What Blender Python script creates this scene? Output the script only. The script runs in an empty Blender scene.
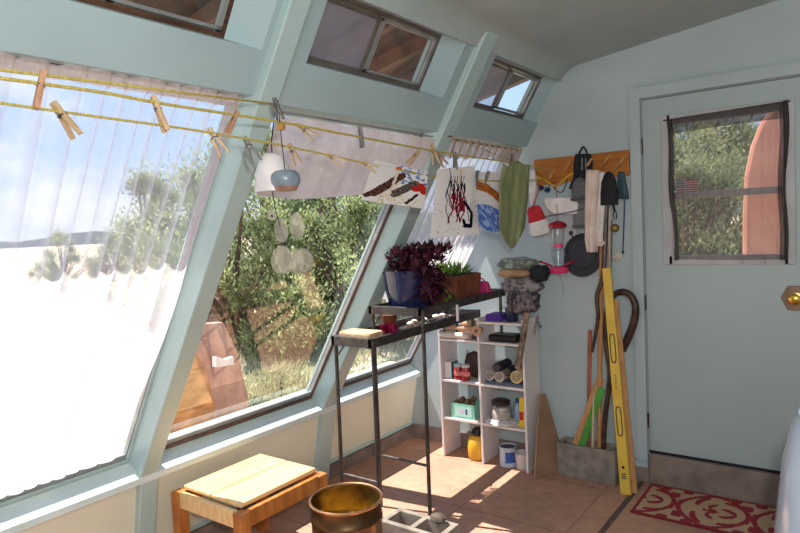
import bpy, math, random
from mathutils import Vector, Matrix, noise as mn_
R_ = math.radians
rng = random.Random(7)
SC = bpy.context.scene
COL = SC.collection
V = Vector

# ------------------------------------------------------------------ camera
F, W, H = 630.45, 800, 533
EYE = V((0, 0, 1.58))
yaw, pit, rol = R_(36.366), R_(3.594), R_(-2.705)
fw = V((-math.sin(yaw) * math.cos(pit), math.cos(yaw) * math.cos(pit), -math.sin(pit)))
r0 = V((math.cos(yaw), math.sin(yaw), 0)); u0 = r0.cross(fw)
RT = math.cos(rol) * r0 + math.sin(rol) * u0
UP = -math.sin(rol) * r0 + math.cos(rol) * u0
cam = bpy.data.cameras.new('camera'); co = bpy.data.objects.new('camera', cam); COL.objects.link(co)
cam.sensor_width = 36; cam.lens = F / W * 36; cam.clip_end = 900; cam.clip_start = .02
m = Matrix((RT, UP, -fw)).transposed().to_4x4(); m.translation = EYE; co.matrix_world = m
SC.camera = co
SK = .61   # lean of the window wall: X grows .61 per metre of height


def ray(x, y): return fw + RT * ((x - W / 2) / F) - UP * ((y - H / 2) / F)
def AY(x, y, Y): r = ray(x, y); return EYE + r * (Y / r.y)
def AX(x, y, X): r = ray(x, y); return EYE + r * (X / r.x)
def AZ(x, y, Z): r = ray(x, y); return EYE + r * ((Z - EYE.z) / r.z)
def S(y, z, off=0.): return V((-2.646 + SK * (z - .5) - off, y, z))
def AS(x, y, off=0.):
    r = ray(x, y); t = (-2.646 - off + SK * (EYE.z - .5) - EYE.x) / (r.x - SK * r.z); return EYE + r * t
def AR(x, y):      # on the vertical plane in which the clotheslines hang
    r = ray(x, y); a, b = (-1.40, 0.), (-1.56, 3.75); n = V((-(b[1] - a[1]), b[0] - a[0], 0))
    return EYE + r * (n.dot(V((a[0], a[1], 0)) - EYE) / n.dot(r))


# ------------------------------------------------------------------ materials
def lin(c):
    return tuple(((v / 255) / 12.92 if v / 255 <= .04045 else ((v / 255 + .055) / 1.055) ** 2.4) for v in c[:3]) + (1,)
def nd(nt, t, **k):
    n = nt.nodes.new(t)
    for a, b in k.items(): setattr(n, a, b)
    return n
def newmat(name):
    m = bpy.data.materials.new(name); m.use_nodes = True; nt = m.node_tree; nt.nodes.clear()
    return m, nt, nd(nt, 'ShaderNodeOutputMaterial')
def noise(nt, scale, det=4, stretch=None, coord='Object'):
    tc = nd(nt, 'ShaderNodeTexCoord'); n = nd(nt, 'ShaderNodeTexNoise'); n.inputs['Scale'].default_value = scale; n.inputs['Detail'].default_value = det
    if stretch:
        mp = nd(nt, 'ShaderNodeMapping'); mp.inputs['Scale'].default_value = stretch
        nt.links.new(tc.outputs[coord], mp.inputs['Vector']); nt.links.new(mp.outputs['Vector'], n.inputs['Vector'])
    else: nt.links.new(tc.outputs[coord], n.inputs['Vector'])
    return n
def ramp(nt, src, stops):
    r = nd(nt, 'ShaderNodeValToRGB'); e = r.color_ramp.elements
    while len(e) < len(stops): e.new(.5)
    for q, (p, c) in zip(e, stops): q.position = p; q.color = c
    nt.links.new(src, r.inputs['Fac']); return r
def M(name, c1, c2=None, rough=.6, scale=6, stretch=None, metal=0, bump=0, spec=.4, lo=.35, hi=.65, det=4, coat=0):
    m, nt, out = newmat(name); b = nd(nt, 'ShaderNodeBsdfPrincipled')
    c2 = c2 or tuple(v * .9 for v in c1)
    n = noise(nt, scale, det, stretch); r = ramp(nt, n.outputs['Fac'], [(lo, lin(c1)), (hi, lin(c2))])
    nt.links.new(r.outputs['Color'], b.inputs['Base Color'])
    b.inputs['Roughness'].default_value = rough; b.inputs['Metallic'].default_value = metal
    b.inputs['Specular IOR Level'].default_value = spec; b.inputs['Coat Weight'].default_value = coat
    if bump:
        bp = nd(nt, 'ShaderNodeBump'); bp.inputs['Strength'].default_value = bump; bp.inputs['Distance'].default_value = .01
        nt.links.new(n.outputs['Fac'], bp.inputs['Height']); nt.links.new(bp.outputs['Normal'], b.inputs['Normal'])
    nt.links.new(b.outputs[0], out.inputs[0]); return m
def MG(name, tint=(1, 1, 1), refl=.13, haze=0, hazec=(170, 165, 175)):   # thin window glass
    m, nt, out = newmat(name); t = nd(nt, 'ShaderNodeBsdfTransparent'); t.inputs[0].default_value = (*tint, 1)
    g = nd(nt, 'ShaderNodeBsdfGlossy'); g.inputs['Roughness'].default_value = .02
    lw = nd(nt, 'ShaderNodeLayerWeight'); pw = nd(nt, 'ShaderNodeMath', operation='POWER'); nt.links.new(lw.outputs['Facing'], pw.inputs[0]); pw.inputs[1].default_value = 3
    lw.inputs[0].default_value = .5; mr = nd(nt, 'ShaderNodeMapRange'); nt.links.new(pw.outputs[0], mr.inputs[0]); mr.inputs[3].default_value = refl; mr.inputs[4].default_value = .6
    mx = nd(nt, 'ShaderNodeMixShader'); nt.links.new(mr.outputs[0], mx.inputs[0]); nt.links.new(t.outputs[0], mx.inputs[1]); nt.links.new(g.outputs[0], mx.inputs[2])
    last = mx
    if haze:
        d = nd(nt, 'ShaderNodeBsdfDiffuse'); d.inputs[0].default_value = lin(hazec); tr = nd(nt, 'ShaderNodeBsdfTranslucent'); tr.inputs[0].default_value = lin(hazec)
        a = nd(nt, 'ShaderNodeMixShader'); nt.links.new(d.outputs[0], a.inputs[1]); nt.links.new(tr.outputs[0], a.inputs[2])
        m2 = nd(nt, 'ShaderNodeMixShader'); m2.inputs[0].default_value = haze; nt.links.new(last.outputs[0], m2.inputs[1]); nt.links.new(a.outputs[0], m2.inputs[2]); last = m2
    nt.links.new(last.outputs[0], out.inputs[0]); return m
def MCloth(name, col, op=.5, graze=.9, trans=.6, painted=False, c2=None):   # sheer / thin cloth: denser where folds turn away
    m, nt, out = newmat(name)
    d = nd(nt, 'ShaderNodeBsdfDiffuse'); tl = nd(nt, 'ShaderNodeBsdfTranslucent'); t = nd(nt, 'ShaderNodeBsdfTransparent')
    if painted: at = nd(nt, 'ShaderNodeAttribute', attribute_name='Col'); src = at.outputs['Color']
    else:
        n = noise(nt, 30); src = ramp(nt, n.outputs['Fac'], [(.3, lin(col)), (.7, lin(c2 or tuple(v * .94 for v in col)))]).outputs['Color']
    for s in (d, tl): nt.links.new(src, s.inputs[0])
    a = nd(nt, 'ShaderNodeMixShader'); a.inputs[0].default_value = trans; nt.links.new(d.outputs[0], a.inputs[1]); nt.links.new(tl.outputs[0], a.inputs[2])
    if op < 1:
        lw = nd(nt, 'ShaderNodeLayerWeight'); lw.inputs[0].default_value = .4
        mr = nd(nt, 'ShaderNodeMapRange'); nt.links.new(lw.outputs['Facing'], mr.inputs[0]); mr.inputs[3].default_value = op; mr.inputs[4].default_value = graze
        b = nd(nt, 'ShaderNodeMixShader'); nt.links.new(mr.outputs[0], b.inputs[0]); nt.links.new(t.outputs[0], b.inputs[1]); nt.links.new(a.outputs[0], b.inputs[2]); a = b
    nt.links.new(a.outputs[0], out.inputs[0]); return m
def MP(name, rough=.8):   # colours painted per face
    m, nt, out = newmat(name); b = nd(nt, 'ShaderNodeBsdfPrincipled'); at = nd(nt, 'ShaderNodeAttribute', attribute_name='Col')
    nt.links.new(at.outputs['Color'], b.inputs['Base Color']); b.inputs['Roughness'].default_value = rough; nt.links.new(b.outputs[0], out.inputs[0]); return m
def MLeaf(name, cols, scale=3., trans=.35):
    m, nt, out = newmat(name); n = noise(nt, scale, 3)
    at = nd(nt, 'ShaderNodeAttribute', attribute_name='Col')
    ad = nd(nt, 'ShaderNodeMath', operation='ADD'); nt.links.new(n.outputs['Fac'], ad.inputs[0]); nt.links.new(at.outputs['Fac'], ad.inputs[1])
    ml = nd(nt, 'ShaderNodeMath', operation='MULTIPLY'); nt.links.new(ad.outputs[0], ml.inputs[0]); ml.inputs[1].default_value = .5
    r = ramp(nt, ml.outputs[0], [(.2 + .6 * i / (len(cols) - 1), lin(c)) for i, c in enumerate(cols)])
    d = nd(nt, 'ShaderNodeBsdfDiffuse'); t = nd(nt, 'ShaderNodeBsdfTranslucent'); x = nd(nt, 'ShaderNodeMixShader'); x.inputs[0].default_value = trans
    nt.links.new(r.outputs[0], d.inputs[0]); nt.links.new(r.outputs[0], t.inputs[0]); nt.links.new(d.outputs[0], x.inputs[1]); nt.links.new(t.outputs[0], x.inputs[2])
    nt.links.new(x.outputs[0], out.inputs[0]); return m

mint = M('mint wall paint', (160, 180, 183), (152, 172, 175), .55, 2.5, bump=.05)
mint_back = M('mint plaster', (171, 182, 183), (161, 172, 173), .65, 1.6, bump=.15)
mint_trim = M('mint gloss trim', (173, 193, 190), (164, 184, 181), .35, 3)
sillm = M('pale sill paint', (205, 216, 214), (190, 205, 203), .45, 5)
kneem = M('knee wall paint', (222, 222, 202), (213, 213, 194), .6, 2)
ceilm = M('ceiling plaster', (168, 179, 178), (159, 170, 169), .8, 3, bump=.3, det=8)
doorm = M('door paint', (162, 173, 172), (155, 166, 165), .42, 1.5)
concrete = M('brown concrete', (140, 122, 112), (112, 98, 92), .85, 9, bump=.4, det=8)
greycon = M('grey concrete', (140, 128, 117), (110, 101, 94), .9, 14, bump=.5, det=8)
darkwood = M('dark stained wood', (96, 64, 46), (58, 38, 28), .5, 9, (1, 1, 14))
frame_br = M('weathered brown frame', (112, 84, 68), (78, 60, 52), .6, 10)
alu = M('grey aluminium', (168, 168, 166), (140, 140, 140), .4, 8, metal=.5)
alud = M('dark bronze aluminium', (78, 70, 64), (56, 50, 46), .45, 8, metal=.3)
iron = M('dark painted iron', (88, 82, 77), (60, 56, 54), .45, 25, metal=.5)
pine = M('golden pine', (222, 188, 136), (204, 164, 110), .42, 5, (14, 1, 3), bump=.03)
pineleg = M('amber pine', (186, 118, 58), (150, 88, 40), .42, 6, (5, 5, 1), bump=.03)
rackwood = M('orange varnished board', (176, 110, 44), (146, 84, 30), .35, 5, (1, 8, 10))
pegwood = M('light peg wood', (196, 150, 92), (168, 120, 66), .5, 12)
pinwood = M('clothespin wood', (188, 160, 124), (162, 132, 98), .6, 18, (6, 6, 1))
pinred = M('reddish clothespin wood', (170, 128, 98), (146, 102, 76), .6, 18, (6, 6, 1))
pingrey = M('weathered grey clothespin wood', (120, 116, 112), (88, 84, 82), .7, 18, (6, 6, 1))
steel = M('spring steel', (120, 120, 122), (90, 90, 92), .35, 20, metal=.9)
ropem = M('yellow plastic rope', (200, 180, 92), (160, 140, 62), .6, 240, bump=.6)
brass = M('aged brass', (128, 98, 68), (78, 56, 38), .3, 6, metal=.9, lo=.3, hi=.75)
brassin = M('brass inside', (176, 148, 80), (116, 88, 44), .25, 10, metal=.9, lo=.35, hi=.65)
black = M('black cloth', (30, 30, 34), (20, 20, 24), .8, 30)
blackpl = M('black plastic', (26, 26, 28), (18, 18, 20), .4, 30)
greyfelt = M('dark grey felt', (58, 58, 64), (46, 46, 52), .9, 60)
greycap = M('grey cap cloth', (104, 102, 104), (80, 78, 82), .85, 50)
whitecl = M('off white cloth', (222, 214, 208), (200, 190, 186), .85, 14)
pinkcl = M('pinkish white cloth', (222, 202, 192), (200, 172, 158), .85, 10, (2, 2, 1))
redcl = M('red cloth', (196, 34, 40), (160, 24, 30), .75, 20)
olive = M('olive green cloth', (150, 154, 108), (120, 126, 84), .85, 5, (3, 3, 1))
whitepl = M('white laminate', (226, 214, 210), (212, 200, 198), .5, 3)
enamel = M('white enamel', (176, 188, 202), (164, 176, 192), .15, 2, coat=.5)
terra = M('brown unglazed clay', (128, 70, 44), (96, 50, 32), .8, 16, bump=.3)
blueglz = M('cobalt glaze', (26, 33, 62), (38, 48, 86), .12, 7, (1, 1, 5), coat=.5)
yellowpl = M('yellow painted level', (214, 178, 72), (198, 160, 58), .45, 6)
tan = M('tan lath wood', (196, 146, 96), (168, 118, 74), .65, 8, (8, 8, 1))
redlath = M('reddish lath wood', (156, 96, 72), (126, 74, 56), .7, 8, (8, 8, 1))
bark = M('dark twisted wood', (84, 56, 38), (44, 28, 20), .4, 22, bump=.5)
barkp = M('pale bark', (146, 124, 108), (84, 70, 62), .85, 26, bump=.7)
greenst = M('bright green stake', (76, 150, 54), (58, 122, 42), .5, 9)
bagm = M('magenta bag', (190, 40, 90), (150, 30, 110), .6, 40)
boardm = M('brown hardboard', (150, 116, 92), (124, 94, 74), .6, 3)
soilm = M('potting soil', (58, 42, 32), (36, 26, 20), .95, 40, bump=.6)
glass = MG('window glass'); dusty = MG('dusty vent glass', haze=.5, hazec=(166, 166, 184)); doorglass = MG('door glass', tint=(.9, .88, .86))
jarglass = MG('jar glass', tint=(.93, .95, .95), refl=.1)
frost = M('frosted white bell glass', (214, 206, 204), (196, 188, 188), .4, 12)
capiz = MCloth('capiz shell', (206, 196, 186), .52, .95, .4, c2=(160, 148, 138))
lace = MCloth('lace ring', (216, 204, 186), .4, .8, .4)
PAINT = MP('painted surface')
PAINTCL = MCloth('painted paper', (255, 255, 255), 1, 1, .3, painted=True)


# ------------------------------------------------------------------ mesh building
class MB:
    def __init__(s): s.v = []; s.f = []; s.c = []
    def face(s, pts, c=None):
        i = len(s.v); s.v += [V(p) for p in pts]; s.f.append(tuple(range(i, i + len(pts)))); s.c.append(c); return s
    def add(s, vs, fs, c=None):
        i = len(s.v); s.v += [V(p) for p in vs]; s.f += [tuple(i + k for k in f) for f in fs]; s.c += [c] * len(fs); return s
    def box(s, lo, hi, M_=None, c=None):
        p = [V((x, y, z)) for z in (lo[2], hi[2]) for y in (lo[1], hi[1]) for x in (lo[0], hi[0])]
        if M_ is not None: p = [M_ @ q for q in p]
        return s.add(p, [(0, 2, 3, 1), (4, 5, 7, 6), (0, 1, 5, 4), (2, 6, 7, 3), (0, 4, 6, 2), (1, 3, 7, 5)], c)
    def hexa(s, p, c=None):  # 8 points: bottom 4 (loop), top 4 (loop)
        return s.add(p, [(3, 2, 1, 0), (4, 5, 6, 7), (0, 1, 5, 4), (1, 2, 6, 5), (2, 3, 7, 6), (3, 0, 4, 7)], c)
    def bar(s, a, b, w, t, up=(0, 0, 1), c=None, w2=None):   # rectangular bar from a to b
        a, b = V(a), V(b); d = (b - a).normalized(); x = d.cross(V(up))
        if x.length < 1e-4: x = d.cross(V((0, 1, 0)))
        x.normalize(); y = x.cross(d); w2 = w2 or w
        q = lambda p, ww: [p + x * ww / 2 * i + y * t / 2 * j for i, j in ((-1, -1), (1, -1), (1, 1), (-1, 1))]
        return s.hexa(q(a, w) + q(b, w2), c)
    def tube(s, pts, r, n=8, cap=True, c=None):
        pts = [V(p) for p in pts]; rs = r if isinstance(r, (list, tuple)) else [r] * len(pts)
        i0 = len(s.v); prev = None
        for k, p in enumerate(pts):
            d = (pts[min(k + 1, len(pts) - 1)] - pts[max(k - 1, 0)]).normalized()
            if prev is None:
                x = d.cross(V((0, 0, 1)));
                if x.length < .05: x = d.cross(V((1, 0, 0)))
            else: x = prev - d * prev.dot(d)
            x.normalize(); prev = x; y = d.cross(x)
            for j in range(n):
                a = 2 * math.pi * j / n; s.v.append(p + (x * math.cos(a) + y * math.sin(a)) * rs[k])
        for k in range(len(pts) - 1):
            for j in range(n):
                a = i0 + k * n + j; b = i0 + k * n + (j + 1) % n; s.f.append((a, b, b + n, a + n)); s.c.append(c)
        if cap:
            s.f.append(tuple(i0 + j for j in reversed(range(n)))); s.c.append(c)
            s.f.append(tuple(i0 + (len(pts) - 1) * n + j for j in range(n))); s.c.append(c)
        return s
    def lathe(s, prof, ctr, n=28, c=None, M_=None, sx=1, sy=1, cap=True):
        ctr = V(ctr); i0 = len(s.v)
        for r, z in prof:
            for j in range(n):
                a = 2 * math.pi * j / n; p = V((r * math.cos(a) * sx, r * math.sin(a) * sy, z))
                if M_ is not None: p = M_ @ p
                s.v.append(ctr + p)
        for k in range(len(prof) - 1):
            for j in range(n):
                a = i0 + k * n + j; b = i0 + k * n + (j + 1) % n; s.f.append((a, b, b + n, a + n)); s.c.append(c)
        if cap and prof[0][0] > 0: s.f.append(tuple(i0 + j for j in reversed(range(n)))); s.c.append(c)
        if cap and prof[-1][0] > 0: s.f.append(tuple(i0 + (len(prof) - 1) * n + j for j in range(n))); s.c.append(c)
        return s
    def ball(s, ctr, r, n=12, sc=(1, 1, 1), jit=0, c=None):
        i0 = len(s.v); ctr = V(ctr)
        k = n // 2 + 1
        for a in range(k + 1):
            for b in range(n):
                t = math.pi * a / k; q = 2 * math.pi * b / n
                rr = r * (1 + (rng.uniform(-jit, jit) if 0 < a < k else 0))
                s.v.append(ctr + V((math.sin(t) * math.cos(q) * sc[0], math.sin(t) * math.sin(q) * sc[1], math.cos(t) * sc[2])) * rr)
        for a in range(k):
            for b in range(n):
                p = i0 + a * n + b; q = i0 + a * n + (b + 1) % n; s.f.append((p, p + n, q + n, q)); s.c.append(c)
        return s
    def sheet(s, fn, nu, nv, paint=None):
        i0 = len(s.v)
        for j in range(nv + 1):
            for i in range(nu + 1): s.v.append(V(fn(i / nu, j / nv)))
        for j in range(nv):
            for i in range(nu):
                a = i0 + j * (nu + 1) + i; s.f.append((a, a + 1, a + nu + 2, a + nu + 1)); s.c.append(paint((i + .5) / nu, (j + .5) / nv) if paint else None)
        return s
    def prism(s, poly, d, c=None):  # extrude a 3-D polygon by d
        n = len(poly); d = V(d); i = len(s.v); s.v += [V(p) for p in poly] + [V(p) + d for p in poly]
        s.f.append(tuple(range(i, i + n))[::-1]); s.f.append(tuple(range(i + n, i + 2 * n))); s.c += [c, c]
        for k in range(n): s.f.append((i + k, i + (k + 1) % n, i + n + (k + 1) % n, i + n + k)); s.c.append(c)
        return s
    def leaf(s, base, d, L, w, droop=.3, c=None, side=None):
        d = V(d).normalized(); x = side or d.cross(V((0, 0, 1)))
        if x.length < .05: x = V((1, 0, 0))
        x = x.normalized(); p0 = V(base); p1 = p0 + d * L * .45 ; p2 = p0 + d * L + V((0, 0, -droop * L)); i = len(s.v)
        p1.z -= droop * L * .2
        s.v += [p0 - x * w * .2, p0 + x * w * .2, p1 + x * w * .5, p1 - x * w * .5, p2]
        s.f += [(i, i + 1, i + 2, i + 3), (i + 3, i + 2, i + 4)]; s.c += [c, c]; return s


WOR = {}
def thing(name, label, cat, loc=(0, 0, 0), group=None):
    o = bpy.data.objects.new(name, None); COL.objects.link(o); o.location = loc; o.empty_display_size = .05
    tag(o, label, cat, group); WOR[o.name] = V(loc); return o
def tag(o, label=None, cat=None, group=None, kind=None):
    for k, v in (('label', label), ('category', cat), ('group', group), ('kind', kind)):
        if v: o[k] = v
    return o
def obj(name, mb, mat, parent=None, smooth=False, bevel=0, label=None, cat=None, group=None, kind=None, seg=2, solid=0, sub=0):
    if parent is not None: off = WOR[parent.name]
    else:
        xs = [min(v[i] for v in mb.v) for i in range(3)]; xe = [max(v[i] for v in mb.v) for i in range(3)]
        off = V(((xs[0] + xe[0]) / 2, (xs[1] + xe[1]) / 2, xs[2]))
    me = bpy.data.meshes.new(name); me.from_pydata([tuple(v - off) for v in mb.v], [], mb.f); me.validate()
    o = bpy.data.objects.new(name, me); COL.objects.link(o); me.materials.append(mat); WOR[o.name] = off
    if parent is not None: o.parent = parent
    else: o.location = off
    if any(c is not None for c in mb.c) and len(mb.c) == len(me.polygons):
        at = me.color_attributes.new('Col', 'FLOAT_COLOR', 'CORNER'); buf = []
        for p, c in zip(me.polygons, mb.c):
            c = c if c is not None else (1, 1, 1); c = tuple(c)[:3] + (1,); buf += list(c) * len(p.vertices)
        at.data.foreach_set('color', buf)
    if smooth:
        me.polygons.foreach_set('use_smooth', [True] * len(me.polygons))
        try: me.set_sharp_from_angle(angle=R_(42))
        except Exception: pass
    if solid: q = o.modifiers.new('t', 'SOLIDIFY'); q.thickness = solid
    if sub: q = o.modifiers.new('s', 'SUBSURF'); q.levels = sub; q.render_levels = sub
    if bevel:
        q = o.modifiers.new('b', 'BEVEL'); q.width = bevel; q.segments = seg; q.limit_method = 'ANGLE'; q.angle_limit = R_(40)
    return tag(o, label, cat, group, kind)
def st(name, mb, mat, parent=None, **k): return obj(name, mb, mat, parent, kind=None if parent else 'structure', **k)
def B(lo, hi): return MB().box(lo, hi)
def copy_tree(o, parent=None):
    c = o.copy(); COL.objects.link(c)
    if parent is not None: c.parent = parent
    WOR[c.name] = V((0, 0, 0))
    for ch in list(o.children): copy_tree(ch, c)
    return c
def smoothstep(a, b, x): x = max(0, min(1, (x - a) / (b - a))); return x * x * (3 - 2 * x)


# ================================================================== THE ROOM
YB = 3.79; Y0 = -1.6; XR = 1.7
# floor with large tiles and a darker joint
m, nt, out = newmat('terracotta floor')
b = nd(nt, 'ShaderNodeBsdfPrincipled'); tc = nd(nt, 'ShaderNodeTexCoord')
n1 = noise(nt, 2.2, 6); n2 = noise(nt, 24, 6)
r1 = ramp(nt, n1.outputs['Fac'], [(.3, lin((190, 144, 118))), (.7, lin((164, 122, 102)))]); r2 = ramp(nt, n2.outputs['Fac'], [(.3, (.8, .8, .8, 1)), (.7, (1.08, 1.05, 1.02, 1))])
mu = nd(nt, 'ShaderNodeMix', data_type='RGBA', blend_type='MULTIPLY'); mu.inputs[0].default_value = 1
nt.links.new(r1.outputs[0], mu.inputs[6]); nt.links.new(r2.outputs[0], mu.inputs[7])
br = nd(nt, 'ShaderNodeTexBrick'); br.offset = 0; br.inputs['Scale'].default_value = 1; br.inputs['Brick Width'].default_value = .61; br.inputs['Row Height'].default_value = .61; br.inputs['Mortar Size'].default_value = .006
br.inputs['Color1'].default_value = br.inputs['Color2'].default_value = (1, 1, 1, 1); br.inputs['Mortar'].default_value = (.72, .68, .66, 1)
nt.links.new(tc.outputs['Object'], br.inputs['Vector'])
mu2 = nd(nt, 'ShaderNodeMix', data_type='RGBA', blend_type='MULTIPLY'); mu2.inputs[0].default_value = 1
nt.links.new(mu.outputs[2], mu2.inputs[6]); nt.links.new(br.outputs['Color'], mu2.inputs[7]); nt.links.new(mu2.outputs[2], b.inputs['Base Color'])
b.inputs['Roughness'].default_value = .62; nt.links.new(b.outputs[0], out.inputs[0]); floorm = m
fl = MB().box((-3.0, Y0 - .1, -.15), (XR + .1, YB + .12, 0)); st('floor', fl, floorm)
st('trim_1', B((-1.075, Y0, .0), (-1.045, YB - .02, .002)), M('floor joint', (104, 82, 70), (84, 66, 58), .9, 20))
# knee wall under the windows
kx = lambda z: -2.775 + (z / .47) * .095
st('wall_left', MB().prism([(kx(0), Y0, 0), (kx(.47), Y0, .47), (-2.95, Y0, .47), (-2.95, Y0, 0)], (0, YB + .1 - Y0, 0)), kneem)
st('baseboard_left', MB().prism([(kx(0) + .03, Y0, 0), (kx(.085) + .022, Y0, .085), (kx(.085) - .01, Y0, .085), (kx(0) - .01, Y0, 0)], (0, YB - Y0, 0)), concrete)
st('trim_2', MB().tube([(kx(.1) + .006, Y0, .1), (kx(.1) + .006, YB, .1)], .012, 6), mint_trim)
st('trim_3', MB().prism([(-2.644, Y0, .466), (-2.644, Y0, .498), (-2.655, Y0, .502), S(Y0, .553, .118), (-2.93, Y0, .556), (-2.93, Y0, .466)], (0, YB - Y0, 0)), sillm, bevel=.004)   # window sill
# rafters of the leaning wall
def raft(n, y0, y1):
    def q(y): return [S(y, .47, 0), S(y, 2.56, 0), S(y, 2.56, .2), S(y, .47, .2)]
    st('trim_%d' % n, MB().prism(q(y0), (0, y1 - y0, 0)), mint_trim, bevel=.006)
for n, (a, c) in enumerate(((.30, .39), (1.53, 1.62), (2.735, 2.85))): raft(4 + n, a, c)
for n, (a, c) in enumerate(((.30, .39), (1.53, 1.62), (2.735, 2.85))):
    zz = .47
    st('trim_%d' % (7 + n), MB().prism([(kx(0) + .035, a, .0), (kx(zz) + .035, a, zz), (kx(zz) - .02, a, zz), (kx(0) - .02, a, 0)], (0, c - a, 0)), mint_trim, bevel=.006)
# the leaning wall above the windows, with deep vent openings
def vent_panel(name, y0, y1, hole, z0=2.053, z1=2.56):
    a, c, za, zb = hole        # opening at the frame
    fr = (a - .015, c + .105, za - .03, zb + .03)
    mb = MB()
    def ring(o, i, offo, offi):
        O = [S(o[0], o[2], offo), S(o[1], o[2], offo), S(o[1], o[3], offo), S(o[0], o[3], offo)]
        I = [S(i[0], i[2], offi), S(i[1], i[2], offi), S(i[1], i[3], offi), S(i[0], i[3], offi)]
        for k in range(4): mb.face([O[k], O[(k + 1) % 4], I[(k + 1) % 4], I[k]])
    o = (y0, y1, z0, z1)
    ring(o, fr, .04, .04); ring(fr, hole, .04, .125); ring(hole, hole, .125, .2); ring(hole, o, .2, .2)
    mb.face([S(y0, z0, .04), S(y0, z0, .2), S(y1, z0, .2), S(y1, z0, .04)])
    return st(name, mb, mint)
VZ = ((2.232, 2.46), (2.226, 2.46), (2.219, 2.452))
vents = [(.62, 1.40), (1.735, 2.555), (2.975, 3.71)]
vent_panel('wall_upper_left', .39, 1.53, (*vents[0], *VZ[0]), 2.066); vent_panel('wall_upper_middle', 1.62, 2.735, (*vents[1], *VZ[1])); vent_panel('wall_upper_right', 2.85, YB + .1, (*vents[2], *VZ[2]))
st('wall_lean', MB().prism([S(Y0, .5, .04), S(Y0, 2.56, .04), S(Y0, 2.56, .2), S(Y0, .5, .2)], (0, .30 - Y0, 0)), mint)
venf = M('grey brown vent frame', (112, 104, 98), (88, 80, 74), .5, 8, metal=.2)
# vents: sliding two-light windows
for k, (a, c) in enumerate(vents):
    mb = MB(); z0, z1 = VZ[k]; mid = (a + c) / 2 - .03
    def sb(y0, y1, za, zb, o0, o1, mb=None): return (mb or MB()).prism([S(y0, za, o0), S(y0, zb, o0), S(y0, zb, o1), S(y0, za, o1)], (0, y1 - y0, 0))
    for q in ((a, c, z0, z0 + .014), (a, c, z1 - .010, z1), (a, a + .008, z0 + .014, z1 - .01), (c - .014, c, z0 + .014, z1 - .01)): sb(*q, .125, .165, mb)
    w = st('window_%d' % (4 + k), mb, darkwood if k == 0 else venf)
    mb = MB()
    for q in ((a + .008, mid + .012, z0 + .014, z0 + .026), (mid - .010, mid + .010, z0 + .02, z1 - .012), (a + .018, mid, z1 - .028, z1 - .018)): sb(*q, .135, .15, mb)
    obj('fixed_sash', mb, venf, w)
    mb = MB()
    for q in ((mid + .014, c - .018, z0 + .02, z0 + .03), (mid + .014, mid + .034, z0 + .02, z1 - .018), (c - .036, c - .018, z0 + .02, z1 - .018), (mid + .014, c - .018, z1 - .028, z1 - .018)): sb(*q, .125, .138, mb)
    obj('sliding_sash', mb, alu, w)
    obj('pane', MB().face([S(a + .016, z0 + .02, .143), S(mid, z0 + .02, .143), S(mid, z1 - .016, .143), S(a + .016, z1 - .016, .143)]), dusty, w)
    obj('pane', MB().face([S(mid + .03, z0 + .02, .131), S(c - .03, z0 + .02, .131), S(c - .03, z1 - .016, .131), S(mid + .03, z1 - .016, .131)]), glass, w)
# big leaning windows
for k, (a, c) in enumerate(((.39, 1.53), (1.62, 2.735), (2.85, YB))):
    mb = MB(); g = MB(); z0, z1 = .553, 2.078
    def sb(y0, y1, za, zb, o0, o1, mb): return mb.prism([S(y0, za, o0), S(y0, zb, o0), S(y0, zb, o1), S(y0, za, o1)], (0, y1 - y0, 0))
    for q in ((a, c, z0, z0 + .022), (a, c, z1 - .014, z1), (a, a + .016, z0 + .022, z1 - .014), (c - .016, c, z0 + .022, z1 - .014)): sb(*q, .122, .17, mb)
    w = st('window_%d' % (1 + k), mb, frame_br if k else mint_trim, bevel=.003)
    for q in ((a + .016, c - .016, z0 + .022, z0 + .05), (a + .016, c - .016, z1 - .03, z1 - .014), (a + .016, a + .022, z0 + .05, z1 - .03), (c - .022, c - .016, z0 + .05, z1 - .03)): sb(*q, .13, .155, g)
    obj('sash', g, alu, w)
    obj('pane', MB().face([S(a + .016, z0 + .02, .14), S(c - .016, z0 + .02, .14), S(c - .016, z1 - .012, .14), S(a + .016, z1 - .012, .14)]), glass, w)
# ceiling: cove then a gently rising flat
prof = []
for i in range(9):
    t = i / 8; a = R_(58.6) * (1 - t) + R_(6) * t
    prof.append(a)
pts = [V((-1.495, 0, 2.425))]
for i, a in enumerate(prof): pts.append(pts[-1] + V((math.cos(a), 0, math.sin(a))) * .018)
pts.append(V((XR + .1, 0, pts[-1].z + (XR + .1 - pts[-1].x) * .122)))
poly = pts + [V((XR + .1, 0, 3.0)), V((-1.75, 0, 3.0)), V((-1.75, 0, 2.555))]
st('ceiling', MB().prism([p + V((0, Y0 - .1, 0)) for p in poly], (0, YB + .25 - Y0, 0)), ceilm, smooth=True)
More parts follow.
